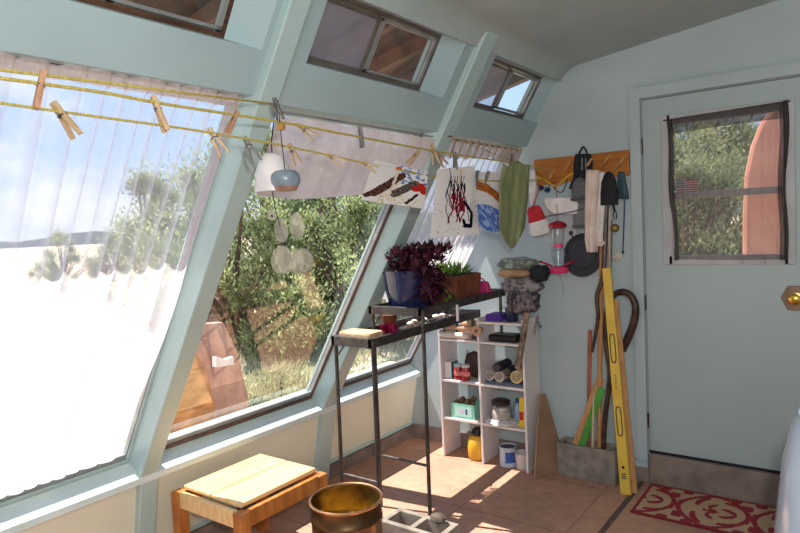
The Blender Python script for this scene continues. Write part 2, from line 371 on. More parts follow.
# back wall with the door opening
DX0, DX1, DZ0, DZ1 = -1.02, -.20, .19, 2.24
mb = MB()
mb.prism([(-2.93, YB, 0), (DX0, YB, 0), (DX0, YB, 2.9), S(YB, 2.9, .19), S(YB, .5, .19), (-2.93, YB, .5)], (0, .12, 0))
for q in (((DX1, 0), (XR + .1, 2.9)), ((DX0, 0), (DX1, DZ0 - .01)), ((DX0, DZ1), (DX1, 2.9))): mb.box((q[0][0], YB, q[0][1]), (q[1][0], YB + .12, q[1][1]))
st('wall_back', mb, mint_back)
st('wall_right', B((XR, Y0, 0), (XR + .1, YB, 2.95)), mint_back); st('wall_front', B((-3.0, Y0 - .1, 0), (XR + .1, Y0, 2.95)), mint_back)
st('baseboard_back', B((-2.78, YB - .025, 0), (DX0 + .001, YB, .099)), concrete, bevel=.004)
st('trim_10', B((DX0 + .002, YB - .028, 0), (DX1 + .3, YB, DZ0 - .012)), concrete, bevel=.006)   # concrete stem under the door
mb = MB(); mb.box((DX0 - .062, YB - .03, .135), (DX0 - .004, YB - .001, DZ1 + .004)); mb.box((DX0 - .062, YB - .03, DZ1 + .004), (DX1 + .062, YB - .001, DZ1 + .064)); mb.box((DX1 + .004, YB - .03, DZ0), (DX1 + .062, YB - .001, DZ1 + .004))
st('trim_12', B((DX0 - .075, YB - .048, .10), (DX0 + .0, YB - .001, .134)), mint_back)
st('trim_11', mb, mint_back)
# door
wx0, wx1, wz0, wz1 = -.885, -.305, 1.325, 2.10
mb = MB(); y0, y1 = YB - .005, YB + .04
for q in ((DX0, wx0, DZ0, DZ1), (wx1, DX1, DZ0, DZ1), (wx0, wx1, DZ0, wz0), (wx0, wx1, wz1, DZ1)): mb.box((q[0] + (.004 if q[0] == DX0 else 0), y0, q[2] + .006), (q[1], y1, q[3] - (.006 if q[3] == DZ1 else 0)))
d = st('door_1', mb, doorm)
mb = MB()
for q in ((wx0 - .03, wx0 + .02, wz0 - .03, wz1 + .03), (wx1 - .02, wx1 + .03, wz0 - .03, wz1 + .03), (wx0, wx1, wz0 - .03, wz0 + .02), (wx0, wx1, wz1 - .02, wz1 + .03)): mb.box((q[0], y0 - .014, q[2]), (q[1], y1, q[3]))
zm = AY(725, 193, YB).z; mb.box((wx0, y0 - .004, zm - .018), (wx1, y1, zm + .018))
obj('window_frame', mb, M('pale door sash', (180, 176, 176), (164, 160, 162), .5, 5), d, bevel=.003)
obj('pane', MB().face([(wx0, y0 + .02, wz0), (wx1, y0 + .02, wz0), (wx1, y0 + .02, wz1), (wx0, y0 + .02, wz1)]), doorglass, d)
for z in (2.02, 1.12, .42): obj('hinge', MB().tube([(DX0 - .004, YB - .012, z), (DX0 - .004, YB - .012, z - .09)], .009, 8), M('dark bronze hinge', (90, 74, 60), (60, 50, 42), .4, 20, metal=.7), d)
obj('weatherstrip', B((DX0, YB - .008, DZ0 - .01), (DX1, YB + .03, DZ0 + .006)), blackpl, d)
kz = 1.12; kx_ = -.278
Mx = Matrix.Rotation(R_(90), 3, 'X')
pl = MB().lathe([(0, -.004), (.07, -.004), (.07, .004), (.0, .006)], (kx_, YB - .012, kz), 6, M_=Matrix.Rotation(R_(90), 3, 'X'), sx=.95, sy=1.05)
KP = obj('knob_plate', pl, M('wooden knob plate', (150, 116, 92), (120, 92, 72), .5, 9), d, bevel=.004)
obj('knob', MB().lathe([(.030, 0), (.030, .006), (.012, .01), (.012, .03), (.024, .038), (.029, .05), (.026, .062), (.014, .068), (0, .068)], (kx_, YB - .016, kz), 24, M_=Mx), M('polished brass', (230, 186, 84), (206, 158, 62), .15, 6, metal=1), KP, smooth=True)

# ================================================================== OUTSIDE
m, nt, out = newmat('dry ground'); b = nd(nt, 'ShaderNodeBsdfDiffuse'); n1 = noise(nt, .35, 8); n2 = noise(nt, 3, 8)
r1 = ramp(nt, n1.outputs['Fac'], [(.35, lin((180, 146, 124))), (.5, lin((206, 192, 170))), (.65, lin((168, 166, 132)))])
r2 = ramp(nt, n2.outputs['Fac'], [(.3, (.7, .7, .7, 1)), (.7, (1.1, 1.1, 1.1, 1))])
mu = nd(nt, 'ShaderNodeMix', data_type='RGBA', blend_type='MULTIPLY'); mu.inputs[0].default_value = 1
nt.links.new(r1.outputs[0], mu.inputs[6]); nt.links.new(r2.outputs[0], mu.inputs[7]); nt.links.new(mu.outputs[2], b.inputs[0]); nt.links.new(b.outputs[0], out.inputs[0]); groundm = m
def gz(x, y):
    dd = math.hypot(x, y); return -.12 + .012 * max(0, dd - 6) * (1 if dd < 40 else 0) + (.4 if dd >= 40 else 0) + .05 * math.sin(x * .9) * math.cos(y * .7)
mb = MB()
NR, NA = 34, 64
for i in range(NR + 1):
    for j in range(NA + 1):
        r = 2.2 * (320 / 2.2) ** (i / NR); a = R_(60) + R_(170) * j / NA
        x, y = r * math.cos(a) - 1.5, r * math.sin(a) + 2
        mb.v.append(V((x, y, gz(x, y))))
for i in range(NR):
    for j in range(NA): q = i * (NA + 1) + j; mb.f.append((q, q + 1, q + NA + 2, q + NA + 1)); mb.c.append(None)
mb.box((-4.2, -2.5, -.2), (-2.97, 5, -.14)); mb.box((-3, YB + .15, -.2), (2.5, 6.2, -.14))
st('ground', mb, groundm, smooth=True)
mb = MB()
for i in range(81):
    a = R_(60) + R_(150) * i / 80; r = 330
    h = 4 + 6 * abs(math.sin(i * .23 + .6)) * (.5 + .5 * math.sin(i * .07)) + 1.2 * math.sin(i * 1.3)
    p = V((r * math.cos(a), r * math.sin(a), 0)); mb.v += [p + V((0, 0, -2)), p + V((0, 0, h))]
for i in range(80): mb.f.append((2 * i, 2 * i + 2, 2 * i + 3, 2 * i + 1)); mb.c.append(None)
st('hills', mb, M('hazy hills', (146, 152, 150), (128, 140, 136), 1, .05), smooth=True)
# roof eave over the leaning windows
woodd = M('eave boards', (66, 48, 38), (44, 32, 27), .7, 4, (1, 10, 1))
mb = MB(); P_ = [(-1.60, 2.74), (-2.59, 2.53), (-2.59, 2.57), (-1.60, 2.78)]
mb.prism([V((x, -2.4, z)) for x, z in P_], (0, 6.95, 0))
st('roof', mb, woodd)
mb = MB()
for y in [-.6 + .405 * i for i in range(13)]: mb.bar((-1.62, y, 2.70), (-2.53, y, 2.51), .05, .09)
st('beam', mb, M('eave rafters', (108, 78, 60), (78, 56, 44), .7, 5))
# junipers
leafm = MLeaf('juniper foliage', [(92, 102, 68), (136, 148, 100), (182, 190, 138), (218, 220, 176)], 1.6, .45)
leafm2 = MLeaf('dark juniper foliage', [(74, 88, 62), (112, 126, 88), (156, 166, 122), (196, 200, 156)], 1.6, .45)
trunkm = M('shaggy trunk bark', (124, 98, 80), (82, 64, 54), .9, 12, bump=.5)
def tree_mesh(seed, h=2.4, r=1.1, n=24000, size=.030):
    q = random.Random(seed); mb = MB(); tr = MB()
    cl = []
    for i in range(34):
        t = q.uniform(.06, 1); a = q.uniform(0, 6.28); rad = r * math.sin(math.pi * min(.93, .22 + t * .72)) * q.uniform(.35, 1)
        cl.append((V((rad * math.cos(a), rad * math.sin(a), h * t * .93)), q.uniform(.16, .36) * r, q.random()))
    for c, cr, s in cl:
        tr.tube([V((0, 0, 0)), V((c.x * .25, c.y * .25, c.z * .45)), c * .98], [.07, .035, .012], 5)
    for i in range(n):
        c, cr, s = cl[q.randrange(len(cl))]
        d = V((q.gauss(0, 1), q.gauss(0, 1), q.gauss(0, 1))).normalized(); p = c + d * cr * abs(q.gauss(0, .62)); p.z = max(.03, p.z)
        u = V((q.gauss(0, 1), q.gauss(0, 1), q.gauss(0, 1))).normalized() ; v = u.cross(d); v = v.normalized() if v.length > .01 else V((0, 0, 1))
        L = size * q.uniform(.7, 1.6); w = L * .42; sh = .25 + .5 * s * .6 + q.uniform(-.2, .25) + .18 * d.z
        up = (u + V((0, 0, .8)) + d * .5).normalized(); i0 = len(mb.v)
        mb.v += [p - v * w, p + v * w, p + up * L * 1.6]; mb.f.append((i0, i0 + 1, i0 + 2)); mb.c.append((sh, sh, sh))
    return mb, tr
def plant_tree(name, label, loc, kind, sc=1, rz=0, cat='tree'):
    src = TREES[kind]
    e = thing(name, label, cat, loc, 'junipers outside the windows'); e.rotation_euler.z = rz; e.scale = (sc, sc, sc)
    for part in src:
        c = part.copy() if part.users_collection or part.parent else part; COL.objects.link(c); c.parent = e
    return e
TREES = []
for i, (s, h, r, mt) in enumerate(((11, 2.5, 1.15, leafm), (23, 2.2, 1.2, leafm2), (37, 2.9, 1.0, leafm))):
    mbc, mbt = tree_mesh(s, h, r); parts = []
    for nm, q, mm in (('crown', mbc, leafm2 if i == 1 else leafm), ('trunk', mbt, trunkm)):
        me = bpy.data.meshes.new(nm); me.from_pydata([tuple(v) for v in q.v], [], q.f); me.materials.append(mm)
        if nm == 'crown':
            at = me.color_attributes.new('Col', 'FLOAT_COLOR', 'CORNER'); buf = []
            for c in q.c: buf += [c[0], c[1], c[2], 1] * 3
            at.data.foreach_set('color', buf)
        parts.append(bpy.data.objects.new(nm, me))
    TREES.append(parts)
def az(x, y, dist):   # ground point in the direction of a pixel column
    r = ray(x, y); r = V((r.x, r.y, 0)).normalized() * dist; return V((r.x, r.y, gz(r.x, r.y)))
tl = [(228, 9.2, 0, 1.15, 'pale green juniper standing close behind the coloured slabs'),
      (296, 10.4, 1, 1.2, 'dark juniper in the middle of the second window view'),
      (352, 9.0, 0, 1.12, 'yellow-green juniper at the right of the second window view'),
      (268, 13.5, 2, 1.35, 'tall narrow juniper rising behind the middle of the second window'),
      (330, 14, 1, 1.5, 'broad dark juniper far back behind the yellow-green one'),
      (198, 13, 1, 1.25, 'juniper far back beside the white first rafter'),
      (385, 9, 2, 1.0, 'slim juniper seen beside the second rafter'),
      (150, 11.5, 2, .98, 'slim juniper showing through the sheer curtain by the rafter'),
      (60, 22, 0, .75, 'small distant juniper behind the sheer curtain'),
      (115, 19, 1, .8, 'low distant juniper behind the sheer curtain near its fold'),
      (415, 10.5, 0, .7, 'juniper low in the third window behind the plant stand')]
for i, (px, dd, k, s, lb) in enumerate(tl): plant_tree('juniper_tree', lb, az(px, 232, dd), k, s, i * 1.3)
# behind the door
for i, (px, dd, k, s, lb) in enumerate(((684, 8.0, 1, 1.05, 'grey-green juniper behind the left of the door window'), (722, 8.8, 0, 1.0, 'pale juniper behind the middle of the door window'), (712, 12.5, 2, 1.5, 'tall juniper far behind the door window'), (650, 10.5, 1, 1.3, 'juniper hidden at the left edge of the door window'))):
    plant_tree('juniper_tree', lb, az(px, 232, dd), k, s, i * 1.9 + .4)
# dry grass
q = random.Random(5); mb = MB()
for i in range(7000):
    x0 = q.uniform(205, 420) if q.random() < .8 else q.uniform(0, 205); p = az(x0, 232, q.uniform(4.2, 10)); p += V((q.uniform(-.3, .3), q.uniform(-.3, .3), 0)); p.z = gz(p.x, p.y)
    if p.x > -3.3 and p.y < 4.4: continue
    a = q.uniform(0, 6.28); w = V((math.cos(a), math.sin(a), 0)) * .008; L = q.uniform(.05, .2); t = V((q.uniform(-.1, .1), q.uniform(-.1, .1), L)); s = q.random(); i0 = len(mb.v)
    mb.v += [p - w, p + w, p + t]; mb.f.append((i0, i0 + 1, i0 + 2)); mb.c.append((s, s, s))
grassm = MLeaf('dry grass', [(160, 156, 116), (196, 190, 150), (220, 212, 178)], 1.2)
obj('dry_grass', mb, grassm, kind='stuff', label='dry yellow grass on the ground beyond the windows', cat='grass')
# low grey-green bushes in front of the trees
def bush(label, px, dd, r, seed):
    qq = random.Random(seed); mb = MB(); c = az(px, 232, dd)
    for i in range(2600):
        d_ = V((qq.gauss(0, 1), qq.gauss(0, 1), abs(qq.gauss(0, .8)))).normalized(); p = c + V((d_.x, d_.y, d_.z * .75)) * r * qq.random() ** .4
        u = (d_ + V((qq.gauss(0, .6), qq.gauss(0, .6), .5))).normalized(); v = u.cross(V((.3, .5, .8))).normalized(); L = qq.uniform(.04, .09); s = qq.random(); i0 = len(mb.v)
        mb.v += [p - v * .012, p + v * .012, p + u * L]; mb.f.append((i0, i0 + 1, i0 + 2)); mb.c.append((s, s, s))
    t = thing('sagebrush', label, 'bush', c, 'low bushes outside')
    obj('foliage', mb, grassm if seed % 2 else MLeaf('sage foliage', [(110, 116, 86), (150, 154, 116), (186, 186, 150)], 2), t)
    obj('stem', MB().tube([c, c + V((0, 0, r * .5))], [.02, .008], 5), trunkm, t)
bush('yellow sage bush in the sunlit gap of the second window', 272, 6.4, .55, 1)
bush('grey sage bush low at the right of the second window', 238, 5.6, .35, 2)
bush('pale sage bush behind the door window, below the crossbar', 680, 5.9, .36, 4)
bush('sunny yellow bush behind the door window, beside the pink wall', 712, 4.75, .22, 3)
# flat slabs added for the orange-brown and pinkish shapes in the second window
slabm1 = M('orange mottle', (184, 132, 88), (134, 90, 60), .9, 7, bump=.5, det=8, stretch=(1, 1, 2)); slabm2 = M('pink mottle', (188, 150, 134), (150, 114, 102), .9, 7, bump=.4, det=8)
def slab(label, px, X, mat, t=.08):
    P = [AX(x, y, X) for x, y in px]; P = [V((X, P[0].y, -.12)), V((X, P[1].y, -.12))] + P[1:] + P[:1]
    return obj('coloured_slab', MB().prism(P, (-t, 0, 0)), mat, bevel=.015, label=label, cat='stone')
slab('orange-brown slab outside the lower left of the second window', [(160, 440), (214, 421), (216, 404), (206, 366), (196, 352), (170, 376)], -3.55, slabm1)
slab('pinkish slab leaning behind the orange-brown one', [(200, 418), (249, 396), (237, 350), (224, 322), (202, 324), (192, 350)], -3.75, slabm2)
obj('white_block', MB().prism([AX(x, y, -3.66) for x, y in ((212, 367), (230, 364), (229, 356), (221, 359), (212, 356))], (.05, 0, 0)), whitepl, bevel=.005, label='small white block against the pinkish slab', cat='block')
# pink adobe buttress behind the door
YW = 5.0
arc = [AY(742, 262, YW), AY(742, 215, YW), AY(744, 175, YW), AY(750, 146, YW), AY(760, 122, YW), AY(774, 104, YW), AY(800, 92, YW)]
poly = [V((arc[0].x, YW, -.2))] + arc + [V((.9, YW, arc[-1].z)), V((.9, YW, -.2))]
st('wall_outside', MB().prism(poly, (0, .5, 0)), M('pink adobe stucco', (244, 176, 150), (226, 150, 126), .9, 3, bump=.3), bevel=.03)

# ================================================================== CURTAINS
sheer = MCloth('sheer white curtain', (250, 247, 248), .30, .93, .86, c2=(246, 238, 241))
hemm = MCloth('pinkish lace hem', (242, 226, 226), .55, .9, .6)
def cur1(u, v):
    # u along Y, v from top to bottom
    z = 2.052 - (2.052 - .632) * v; yr = 1.49 - .085 * smoothstep(.45, 1, v) - .012 * math.sin(v * 5); y = .37 + (yr - .37) * u
    f = u * 15 + .5 * math.sin(u * 9) ; a = .010 + .010 * v * (1 - v) * 2
    off = .055 + a * math.sin(2 * math.pi * f) + .006 * math.sin(f * 2.3 + v * 3) + .008 * math.sin(v * 9 + u * 5) * v
    y += .008 * math.cos(2 * math.pi * f)
    if v > .98: off -= .0
    return S(y, z, off)
t = thing('curtain', 'long sheer white curtain across the first leaning window, sunlit below', 'curtain', S(.95, .685, .06))
obj('cloth', MB().sheet(lambda u, v: cur1(u * .955, v), 230, 60), sheer, t, smooth=True)
obj('side_hem', MB().sheet(lambda u, v: cur1(.955 + u * .045, v) + V((.003, 0, 0)), 10, 60), hemm, t, smooth=True)
obj('heading', MB().sheet(lambda u, v: cur1(u, v * .020) + V((.006 + .004 * math.sin(u * 190), 0, .010 * (1 - v))), 230, 3), hemm, t, smooth=True)
obj('rod', MB().tube([S(.40, 2.062, .075), S(1.50, 2.062, .075)], .004, 6), darkwood, t)
# valance on the second window
valm = MCloth('white valance cotton', (226, 212, 208), .9, .98, .55, c2=(214, 198, 196))
a0, a1 = 1.655, 2.80
def val(u, v):
    y = a0 + (a1 - a0) * u + .01 * math.sin(v * 3); z = 2.016 - .285 * v - .012 * math.sin(u * 7) * v + (.03 * v if u < .02 else 0)
    p = S(y, z, .03 + .004 * math.sin(u * 60) + .005 * math.sin(u * 23 + v * 4)); p.x += .03 * v * v * 0 ; return p
t = thing('valance', 'plain white cotton valance across the top of the second window', 'curtain', S(2.2, 1.74, .05))
obj('cloth', MB().sheet(val, 110, 14), valm, t, smooth=True)
obj('rod', MB().tube([S(1.63, 2.03, .05), S(2.73, 2.03, .05)], .004, 6), alu, t)
# third window curtain
cur3m = MCloth('white gauze curtain', (240, 234, 236), .6, .95, .65)
def cur3(u, v):
    z = 2.025 - (.74 + .10 * math.sin(u * 9) + .12 * (1 - u)) * v; y = 2.87 + .88 * u + .10 * v * (.35 - u) ; f = u * 11
    return S(y, z, .045 + (.012 + .014 * v) * math.sin(2 * math.pi * f + v * 2.2) - .03 * v)
t = thing('curtain', 'white gauze curtain with lace heading on the third window', 'curtain', S(3.3, 1.2, .05))
obj('cloth', MB().sheet(cur3, 150, 30), cur3m, t, smooth=True)
obj('heading', MB().sheet(lambda u, v: cur3(u, v * .09) + V((.008 + .005 * math.sin(u * 150), 0, .015 * (1 - v) + .006 * math.sin(u * 120) * v)), 150, 5), MCloth('brown lace', (190, 166, 146), .75, .95, .4), t, smooth=True)
obj('rod', MB().tube([S(2.86, 2.03, .05), S(3.76, 2.03, .05)], .004, 6), darkwood, t)
# net on the door
netm = MCloth('grey net', (140, 130, 126), .44, .95, .4)
tl_, tr_, br_, bl_ = AY(667, 121, YB - .03), AY(788, 102, YB - .03), AY(787, 259, YB - .03), AY(674, 259, YB - .03)
def net(u, v):
    uu = u + .012 * math.sin(v * 9) * (abs(u - .5) * 2) ** 4
    p = tl_ * (1 - uu) * (1 - v) + tr_ * uu * (1 - v) + br_ * uu * v + bl_ * (1 - uu) * v
    e = (abs(u - .5) * 2) ** 10
    p.y -= .004 * math.sin(u * 55) + .012 * math.sin(u * 200 + v * 6) * e; p.z += .012 * math.sin(u * 3.14) * (v - .5) * -1 + .008 * e * math.sin(v * 30)
    return p
t = thing('net_curtain', 'dark grey see-through net curtain on the door window', 'curtain', (-.6, YB - .04, 1.32))
obj('cloth', MB().sheet(net, 130, 40), netm, t, smooth=True)
netd = MCloth('dense grey net', (96, 92, 92), .72, .98, .2)
obj('side_ruffle', MB().sheet(lambda u, v: net(u * .05, v) + V((0, -.008 - .006 * math.sin(u * 20 + v * 5), 0)), 8, 40), netd, t, smooth=True)
obj('side_ruffle', MB().sheet(lambda u, v: net(.935 + u * .065, v) + V((0, -.008 - .006 * math.sin(u * 20 + v * 5), 0)), 8, 40), netd, t, smooth=True)
obj('heading', MB().sheet(lambda u, v: net(u, v * .1) + V((0, -.004, 0)), 60, 4), netd, t, smooth=True)
for (px, py, r) in ((729, 218, 8), (772, 226, 9), (752, 250, 9), (764, 256, 9), (780, 250, 10), (742, 258, 7), (776, 240, 7)):
    c = AY(px, py, YB - .045); mb = MB()
    for k in range(7): a = .4 + k * .9; mb.leaf(c, (math.cos(a), 0, math.sin(a)), r * .0062, .012, .1)
    obj('embroidered_flower', mb, netd, t)
obj('rod', MB().tube([tl_ + V((-.02, 0, .004)), tr_ + V((.01, 0, .004))], .004, 6), alud, t)
# flag sticker
fx0, fx1 = AY(676, 181, YB), AY(698, 194, YB)
def flag(u, v):
    if u < .42 and v < .54: return lin((48, 50, 96)) if (int(u * 40) % 4 and int(v * 24) % 3) else lin((200, 200, 205))
    return lin((176, 46, 56)) if int(v * 13) % 2 == 0 else lin((214, 204, 204))
obj('flag_sticker', MB().sheet(lambda u, v: (fx0.x + (fx1.x - fx0.x) * u, YB + .006, fx0.z + (fx1.z - fx0.z) * v), 40, 26, flag), PAINT, label='small striped flag sticker on the door window', cat='sticker')

# ================================================================== FURNITURE
# wooden stool
z = .42; X0, X1, YA, YC = -2.62, -2.12, 1.66, 2.2
t = thing('wooden_stool', 'low square pine stool beside the brass bin', 'stool', ((X0 + X1) / 2, (YA + YC) / 2, 0))
gap = (X0 + X1) / 2
obj('seat_plank', B((X0 + .045, YA + .04, z - .022), (gap - .002, YC - .03, z)), pine, t, bevel=.007)
obj('seat_plank', B((gap + .002, YA + .04, z - .022), (X1 - .045, YC - .03, z)), pine, t, bevel=.007)
for x in (X0, X1 - .055):
    for y in (YA, YC - .055): obj('leg', B((x, y, 0), (x + .055, y + .055, z - .028)), pineleg, t, bevel=.004)
obj('apron', B((X0 + .055, YA + .008, z - .10), (X1 - .055, YA + .034, z - .026)), pine, t, bevel=.004)
obj('apron', B((X0 + .055, YC - .034, z - .10), (X1 - .055, YC - .008, z - .026)), pineleg, t, bevel=.004)
obj('apron', B((X1 - .034, YA + .055, z - .10), (X1 - .008, YC - .055, z - .026)), pineleg, t, bevel=.004)
obj('apron', B((X0 + .008, YA + .055, z - .10), (X0 + .034, YC - .055, z - .026)), pineleg, t, bevel=.004)
# brass bin
c = V((-1.895, 2.075, 0))
t = thing('brass_bin', 'round aged brass bin standing in front of the pine stool', 'bin', c)
h = .36
obj('body', MB().lathe([(.15, .0), (.158, .004), (.160, .06), (.163, .065), (.163, .075), (.160, .08), (.160, h - .09), (.164, h - .085), (.164, h - .07), (.160, h - .065), (.162, h)], c, 48, cap=False), brass, t, smooth=True)
obj('rim', MB().lathe([(.160, h - .006), (.168, h - .004), (.170, h + .004), (.165, h + .009), (.158, h + .006), (.156, h - .006)], c, 48, cap=False), M('rim brass', (206, 160, 120), (170, 122, 84), .25, 8, metal=.9), t, smooth=True)
obj('lining', MB().lathe([(.155, h - .002), (.152, .2), (.15, .02), (.0, .02)], c, 48, cap=False), brassin, t, smooth=True)
q = random.Random(3); mb = MB()
for i in range(260):
    a = q.uniform(0, 6.28); r = .13 * q.random() ** .5; p = c + V((r * math.cos(a), r * math.sin(a), .16 + q.uniform(0, .08))); b_ = q.uniform(0, 6.28)
    mb.leaf(p, (math.cos(b_), math.sin(b_), q.uniform(-.2, .5)), .06, .012, .3)
obj('dry_straw', mb, M('yellow straw', (190, 150, 40), (140, 100, 30), .7, 20), kind='stuff', label='crinkled yellow straw inside the brass bin', cat='straw')
# tall plant stand
X0, X1, YA, YE, ZT = -2.21, -1.875, 2.70, 3.66, 1.15
t = thing('plant_stand', 'tall narrow dark iron plant stand holding the blue pot', 'plant stand', (-2.04, 2.72, 0))
def stand(t, X0, X1, YA, YE, ZT, splay, zc, far, rail=.045, gap=None):
    mb = MB()
    for x in (X0, X1): mb.box((x - .012, YA, ZT - rail), (x + .012, YE, ZT))
    for y in (YA, YE - .02): mb.box((X0 - .012, y, ZT - rail), (X1 + .012, y + .024, ZT))
    obj('top_frame', mb, iron, t, bevel=.003)
    mb = MB()
    for a, c in (((X0 + .01, X1 - .01),) if gap is None else ((X0 + .01, gap - .03), (gap + .03, X1 - .01))):
        obj('tray', MB().box((a, YA + .02, ZT - rail + .004), (c, YE - .02, ZT - rail + .012)), iron, t)
    for x, sx in ((X0, -splay), (X1, splay)):
        obj('leg', MB().tube([(x + .012 * (1 if sx <= 0 else -1), YA + .012, ZT - .01), (x + sx, YA + .012, 0)], .0105, 8), iron, t)
        obj('leg', MB().tube([(x + (.035 if gap and sx <= 0 and x < -2.3 else 0), 3.615, ZT - .01), (x + (.035 if gap and x < -2.3 else 0), 3.615, far)], .0105, 8), iron, t)
    f = zc / ZT
    obj('crossbar', MB().tube([(X0 - splay * (1 - f), YA + .012, zc), (X1 + splay * (1 - f), YA + .012, zc)], .008, 8), iron, t)
    obj('brace', MB().tube([(X0 + .01, YA + .012, ZT - .12), (X0 + .07, YA + .012, ZT - rail)], .005, 6), iron, t)
stand(t, X0, X1, YA, YE, ZT, .0, .30, .832)
t = thing('plant_stand', 'shorter dark iron plant stand against the windows behind the tall one', 'plant stand', (-2.215, 2.53, 0))
stand(t, -2.345, -2.085, 2.53, 3.70, 1.0, .0, .225, .816, .05, -2.212)
# shelf unit
X0, X1, YA, YE = -2.325, -1.69, 3.55, 3.77; XM = -2.015
t = thing('shelf_unit', 'white open laminate shelf unit standing against the back wall', 'shelf', ((X0 + X1) / 2, 3.66, 0))
obj('side_panel', B((X0, YA, 0), (X0 + .016, YE, .87)), whitepl, t, bevel=.002); obj('side_panel', B((X1 - .016, YA, 0), (X1, YE, .97)), whitepl, t, bevel=.002)
obj('divider', B((XM - .008, YA + .002, 0), (XM + .008, YE, .965)), whitepl, t, bevel=.002)
for zz in (.275, .535, .815):
    for a, c in ((X0 + .016, XM - .008), (XM + .008, X1 - .016)): obj('shelf_board', B((a, YA + .003, zz - .016), (c, YE, zz)), whitepl, t, bevel=.002)
obj('top_board', B((XM + .008, YA, .93), (X1 - .016, YE, .946)), whitepl, t, bevel=.002)
# concrete planter box with sticks in it
X0, X1, YA, YE, h = -1.53, -1.17, 3.62, 3.758, .205
mb = MB(); w = .025
mb.box((X0, YA, 0), (X1, YA + w, h)); mb.box((X0, YE - w, 0), (X1, YE, h)); mb.box((X0, YA + w, 0), (X0 + w, YE - w, h)); mb.box((X1 - w, YA + w, 0), (X1, YE - w, h)); mb.box((X0 + w, YA + w, 0), (X1 - w, YE - w, .04))
obj('concrete_trough', mb, greycon, bevel=.006, label='rough grey concrete trough on the floor holding sticks and canes', cat='planter')
# brown board leaning by the shelf
pts = [AY(538, 482, 3.5), AY(560, 472, 3.62), V((-1.615, 3.76, .62)), V((-1.655, 3.70, .60))]
pts = [V((-1.625, 3.47, 0)), V((-1.505, 3.70, 0)), V((-1.652, 3.735, .47)), V((-1.672, 3.69, .475))]
obj('leaning_board', MB().prism(pts, (.012, .006, 0)), boardm, label='brown pointed board leaning against the wall beside the shelf unit', cat='board', bevel=.002)
# rug
RX0, RX1, RY0, RY1 = -1.0, -.28, 3.33, 3.745
redc, beige = lin((142, 32, 42)), lin((186, 150, 118))
def rugp(u, v):
    x, y = u * 1.72, v
    if min(u * 1.72, (1 - u) * 1.72, v, 1 - v) < .035: return redc
    # large ogee medallions with scrolls inside
    d = abs(((x + .43) % .86) - .43) / .43; e = abs(v - .5) * 2
    k = d ** 1.5 + e ** 1.7
    if .80 < k < 1.02: return redc
    a = math.atan2(v - .5, ((x + .43) % .86) - .43); rr = math.hypot((v - .5) * 2, d)
    if rr < .13: return redc
    s = math.sin(3 * abs(a) * 2 + rr * 11) + .8 * math.sin(rr * 15 + 2 * abs(a))
    if k <= .8: return redc if s > .62 else beige
    return redc if math.sin(x * 22) * math.sin(v * 17 + 1) > .1 else beige
mb = MB().sheet(lambda u, v: (RX0 + (RX1 - RX0) * u, RY0 + (RY1 - RY0) * v, .009), 150, 90, rugp)
t = thing('door_rug', 'red and beige scroll patterned rug on the floor before the door', 'rug', ((RX0 + RX1) / 2, (RY0 + RY1) / 2, 0))
obj('pile', mb, PAINT, t); obj('backing', B((RX0 - .003, RY0 - .003, .001), (RX1 + .003, RY1 + .003, .0085)), M('red rug edge', (120, 28, 36), (100, 22, 30), .9, 20), t)
# white tank at right edge
c = V((.12, 1.62, 0)); R0 = .272
t = thing('white_tank', 'tall white enamel tank with rounded shoulder at the right edge', 'tank', c)
obj('body', MB().lathe([(R0 - .03, 0), (R0 + .01, .02), (R0 + .022, .55), (R0 + .010, .88), (R0 - .006, 1.03), (R0 - .024, 1.11), (R0 - .055, 1.16), (R0 - .12, 1.20), (0, 1.22)], c, 64), enamel, t, smooth=True)
obj('lug', MB().ball(AY(800, 412, 1.52) + V((.012, 0, 0)), .016, 12, (1, 1, .9)).tube([AY(800, 412, 1.52) + V((.01, 0, 0)), V((-.07, 1.56, 1.13))], .01, 8), enamel, t, smooth=True)
# cinder block with a stone
X0, X1, YA, YE, h = -1.94, -1.58, 2.36, 2.53, .13
mb = MB(); ym = [(YA, YA + .03), (YE - .03, YE)]
for a, b_ in ym: mb.box((X0, a, 0), (X1, b_, h))
for x in (X0, (X0 + X1) / 2 - .015, X1 - .03): mb.box((x, YA + .03, 0), (x + .03, YE - .03, h))
obj('cinder_block', mb, greycon, bevel=.004, label='grey hollow cinder block on the floor by the tall stand', cat='block')
p = AZ(438, 520, h + .015)
obj('rock', MB().ball(p + V((0, 0, .01)), .036, 12, (1.2, .9, .65), .1), M('dark rock', (96, 84, 72), (66, 58, 52), .9, 20, bump=.5), smooth=True, label='dark rock lying on the grey cinder block', cat='rock')

# ================================================================== ROPES, PINS AND CHIMES
def onrope(pts, x):   # a point of a rope at a pixel column
    for (x0, y0), (x1, y1) in zip(pts, pts[1:]):
        if x0 <= x <= x1: return AR(x, y0 + (y1 - y0) * (x - x0) / (x1 - x0))
    return AR(*pts[-1])
rB = [(-60, 70), (0, 78), (100, 92), (165, 104), (280, 122), (370, 139), (440, 152), (520, 164)]
rC = [(-60, 95), (0, 103), (100, 117), (200, 131), (290, 147), (370, 164), (440, 177), (500, 181)]
rA = [(-60, 62), (0, 70), (100, 82), (200, 95), (270, 103)]
def smoothpts(P, n=6):
    out = []
    for i in range(len(P) - 1):
        p0, p1, p2, p3 = P[max(i - 1, 0)], P[i], P[i + 1], P[min(i + 2, len(P) - 1)]
        for k in range(n):
            t = k / n; out.append(.5 * ((2 * p1) + (p2 - p0) * t + (2 * p0 - 5 * p1 + 4 * p2 - p3) * t * t + (3 * p1 - p0 - 3 * p2 + p3) * t ** 3))
    return out + [P[-1]]
far = V((-1.56, 3.70, 1.885)); far2 = V((-1.585, 3.70, 1.83))
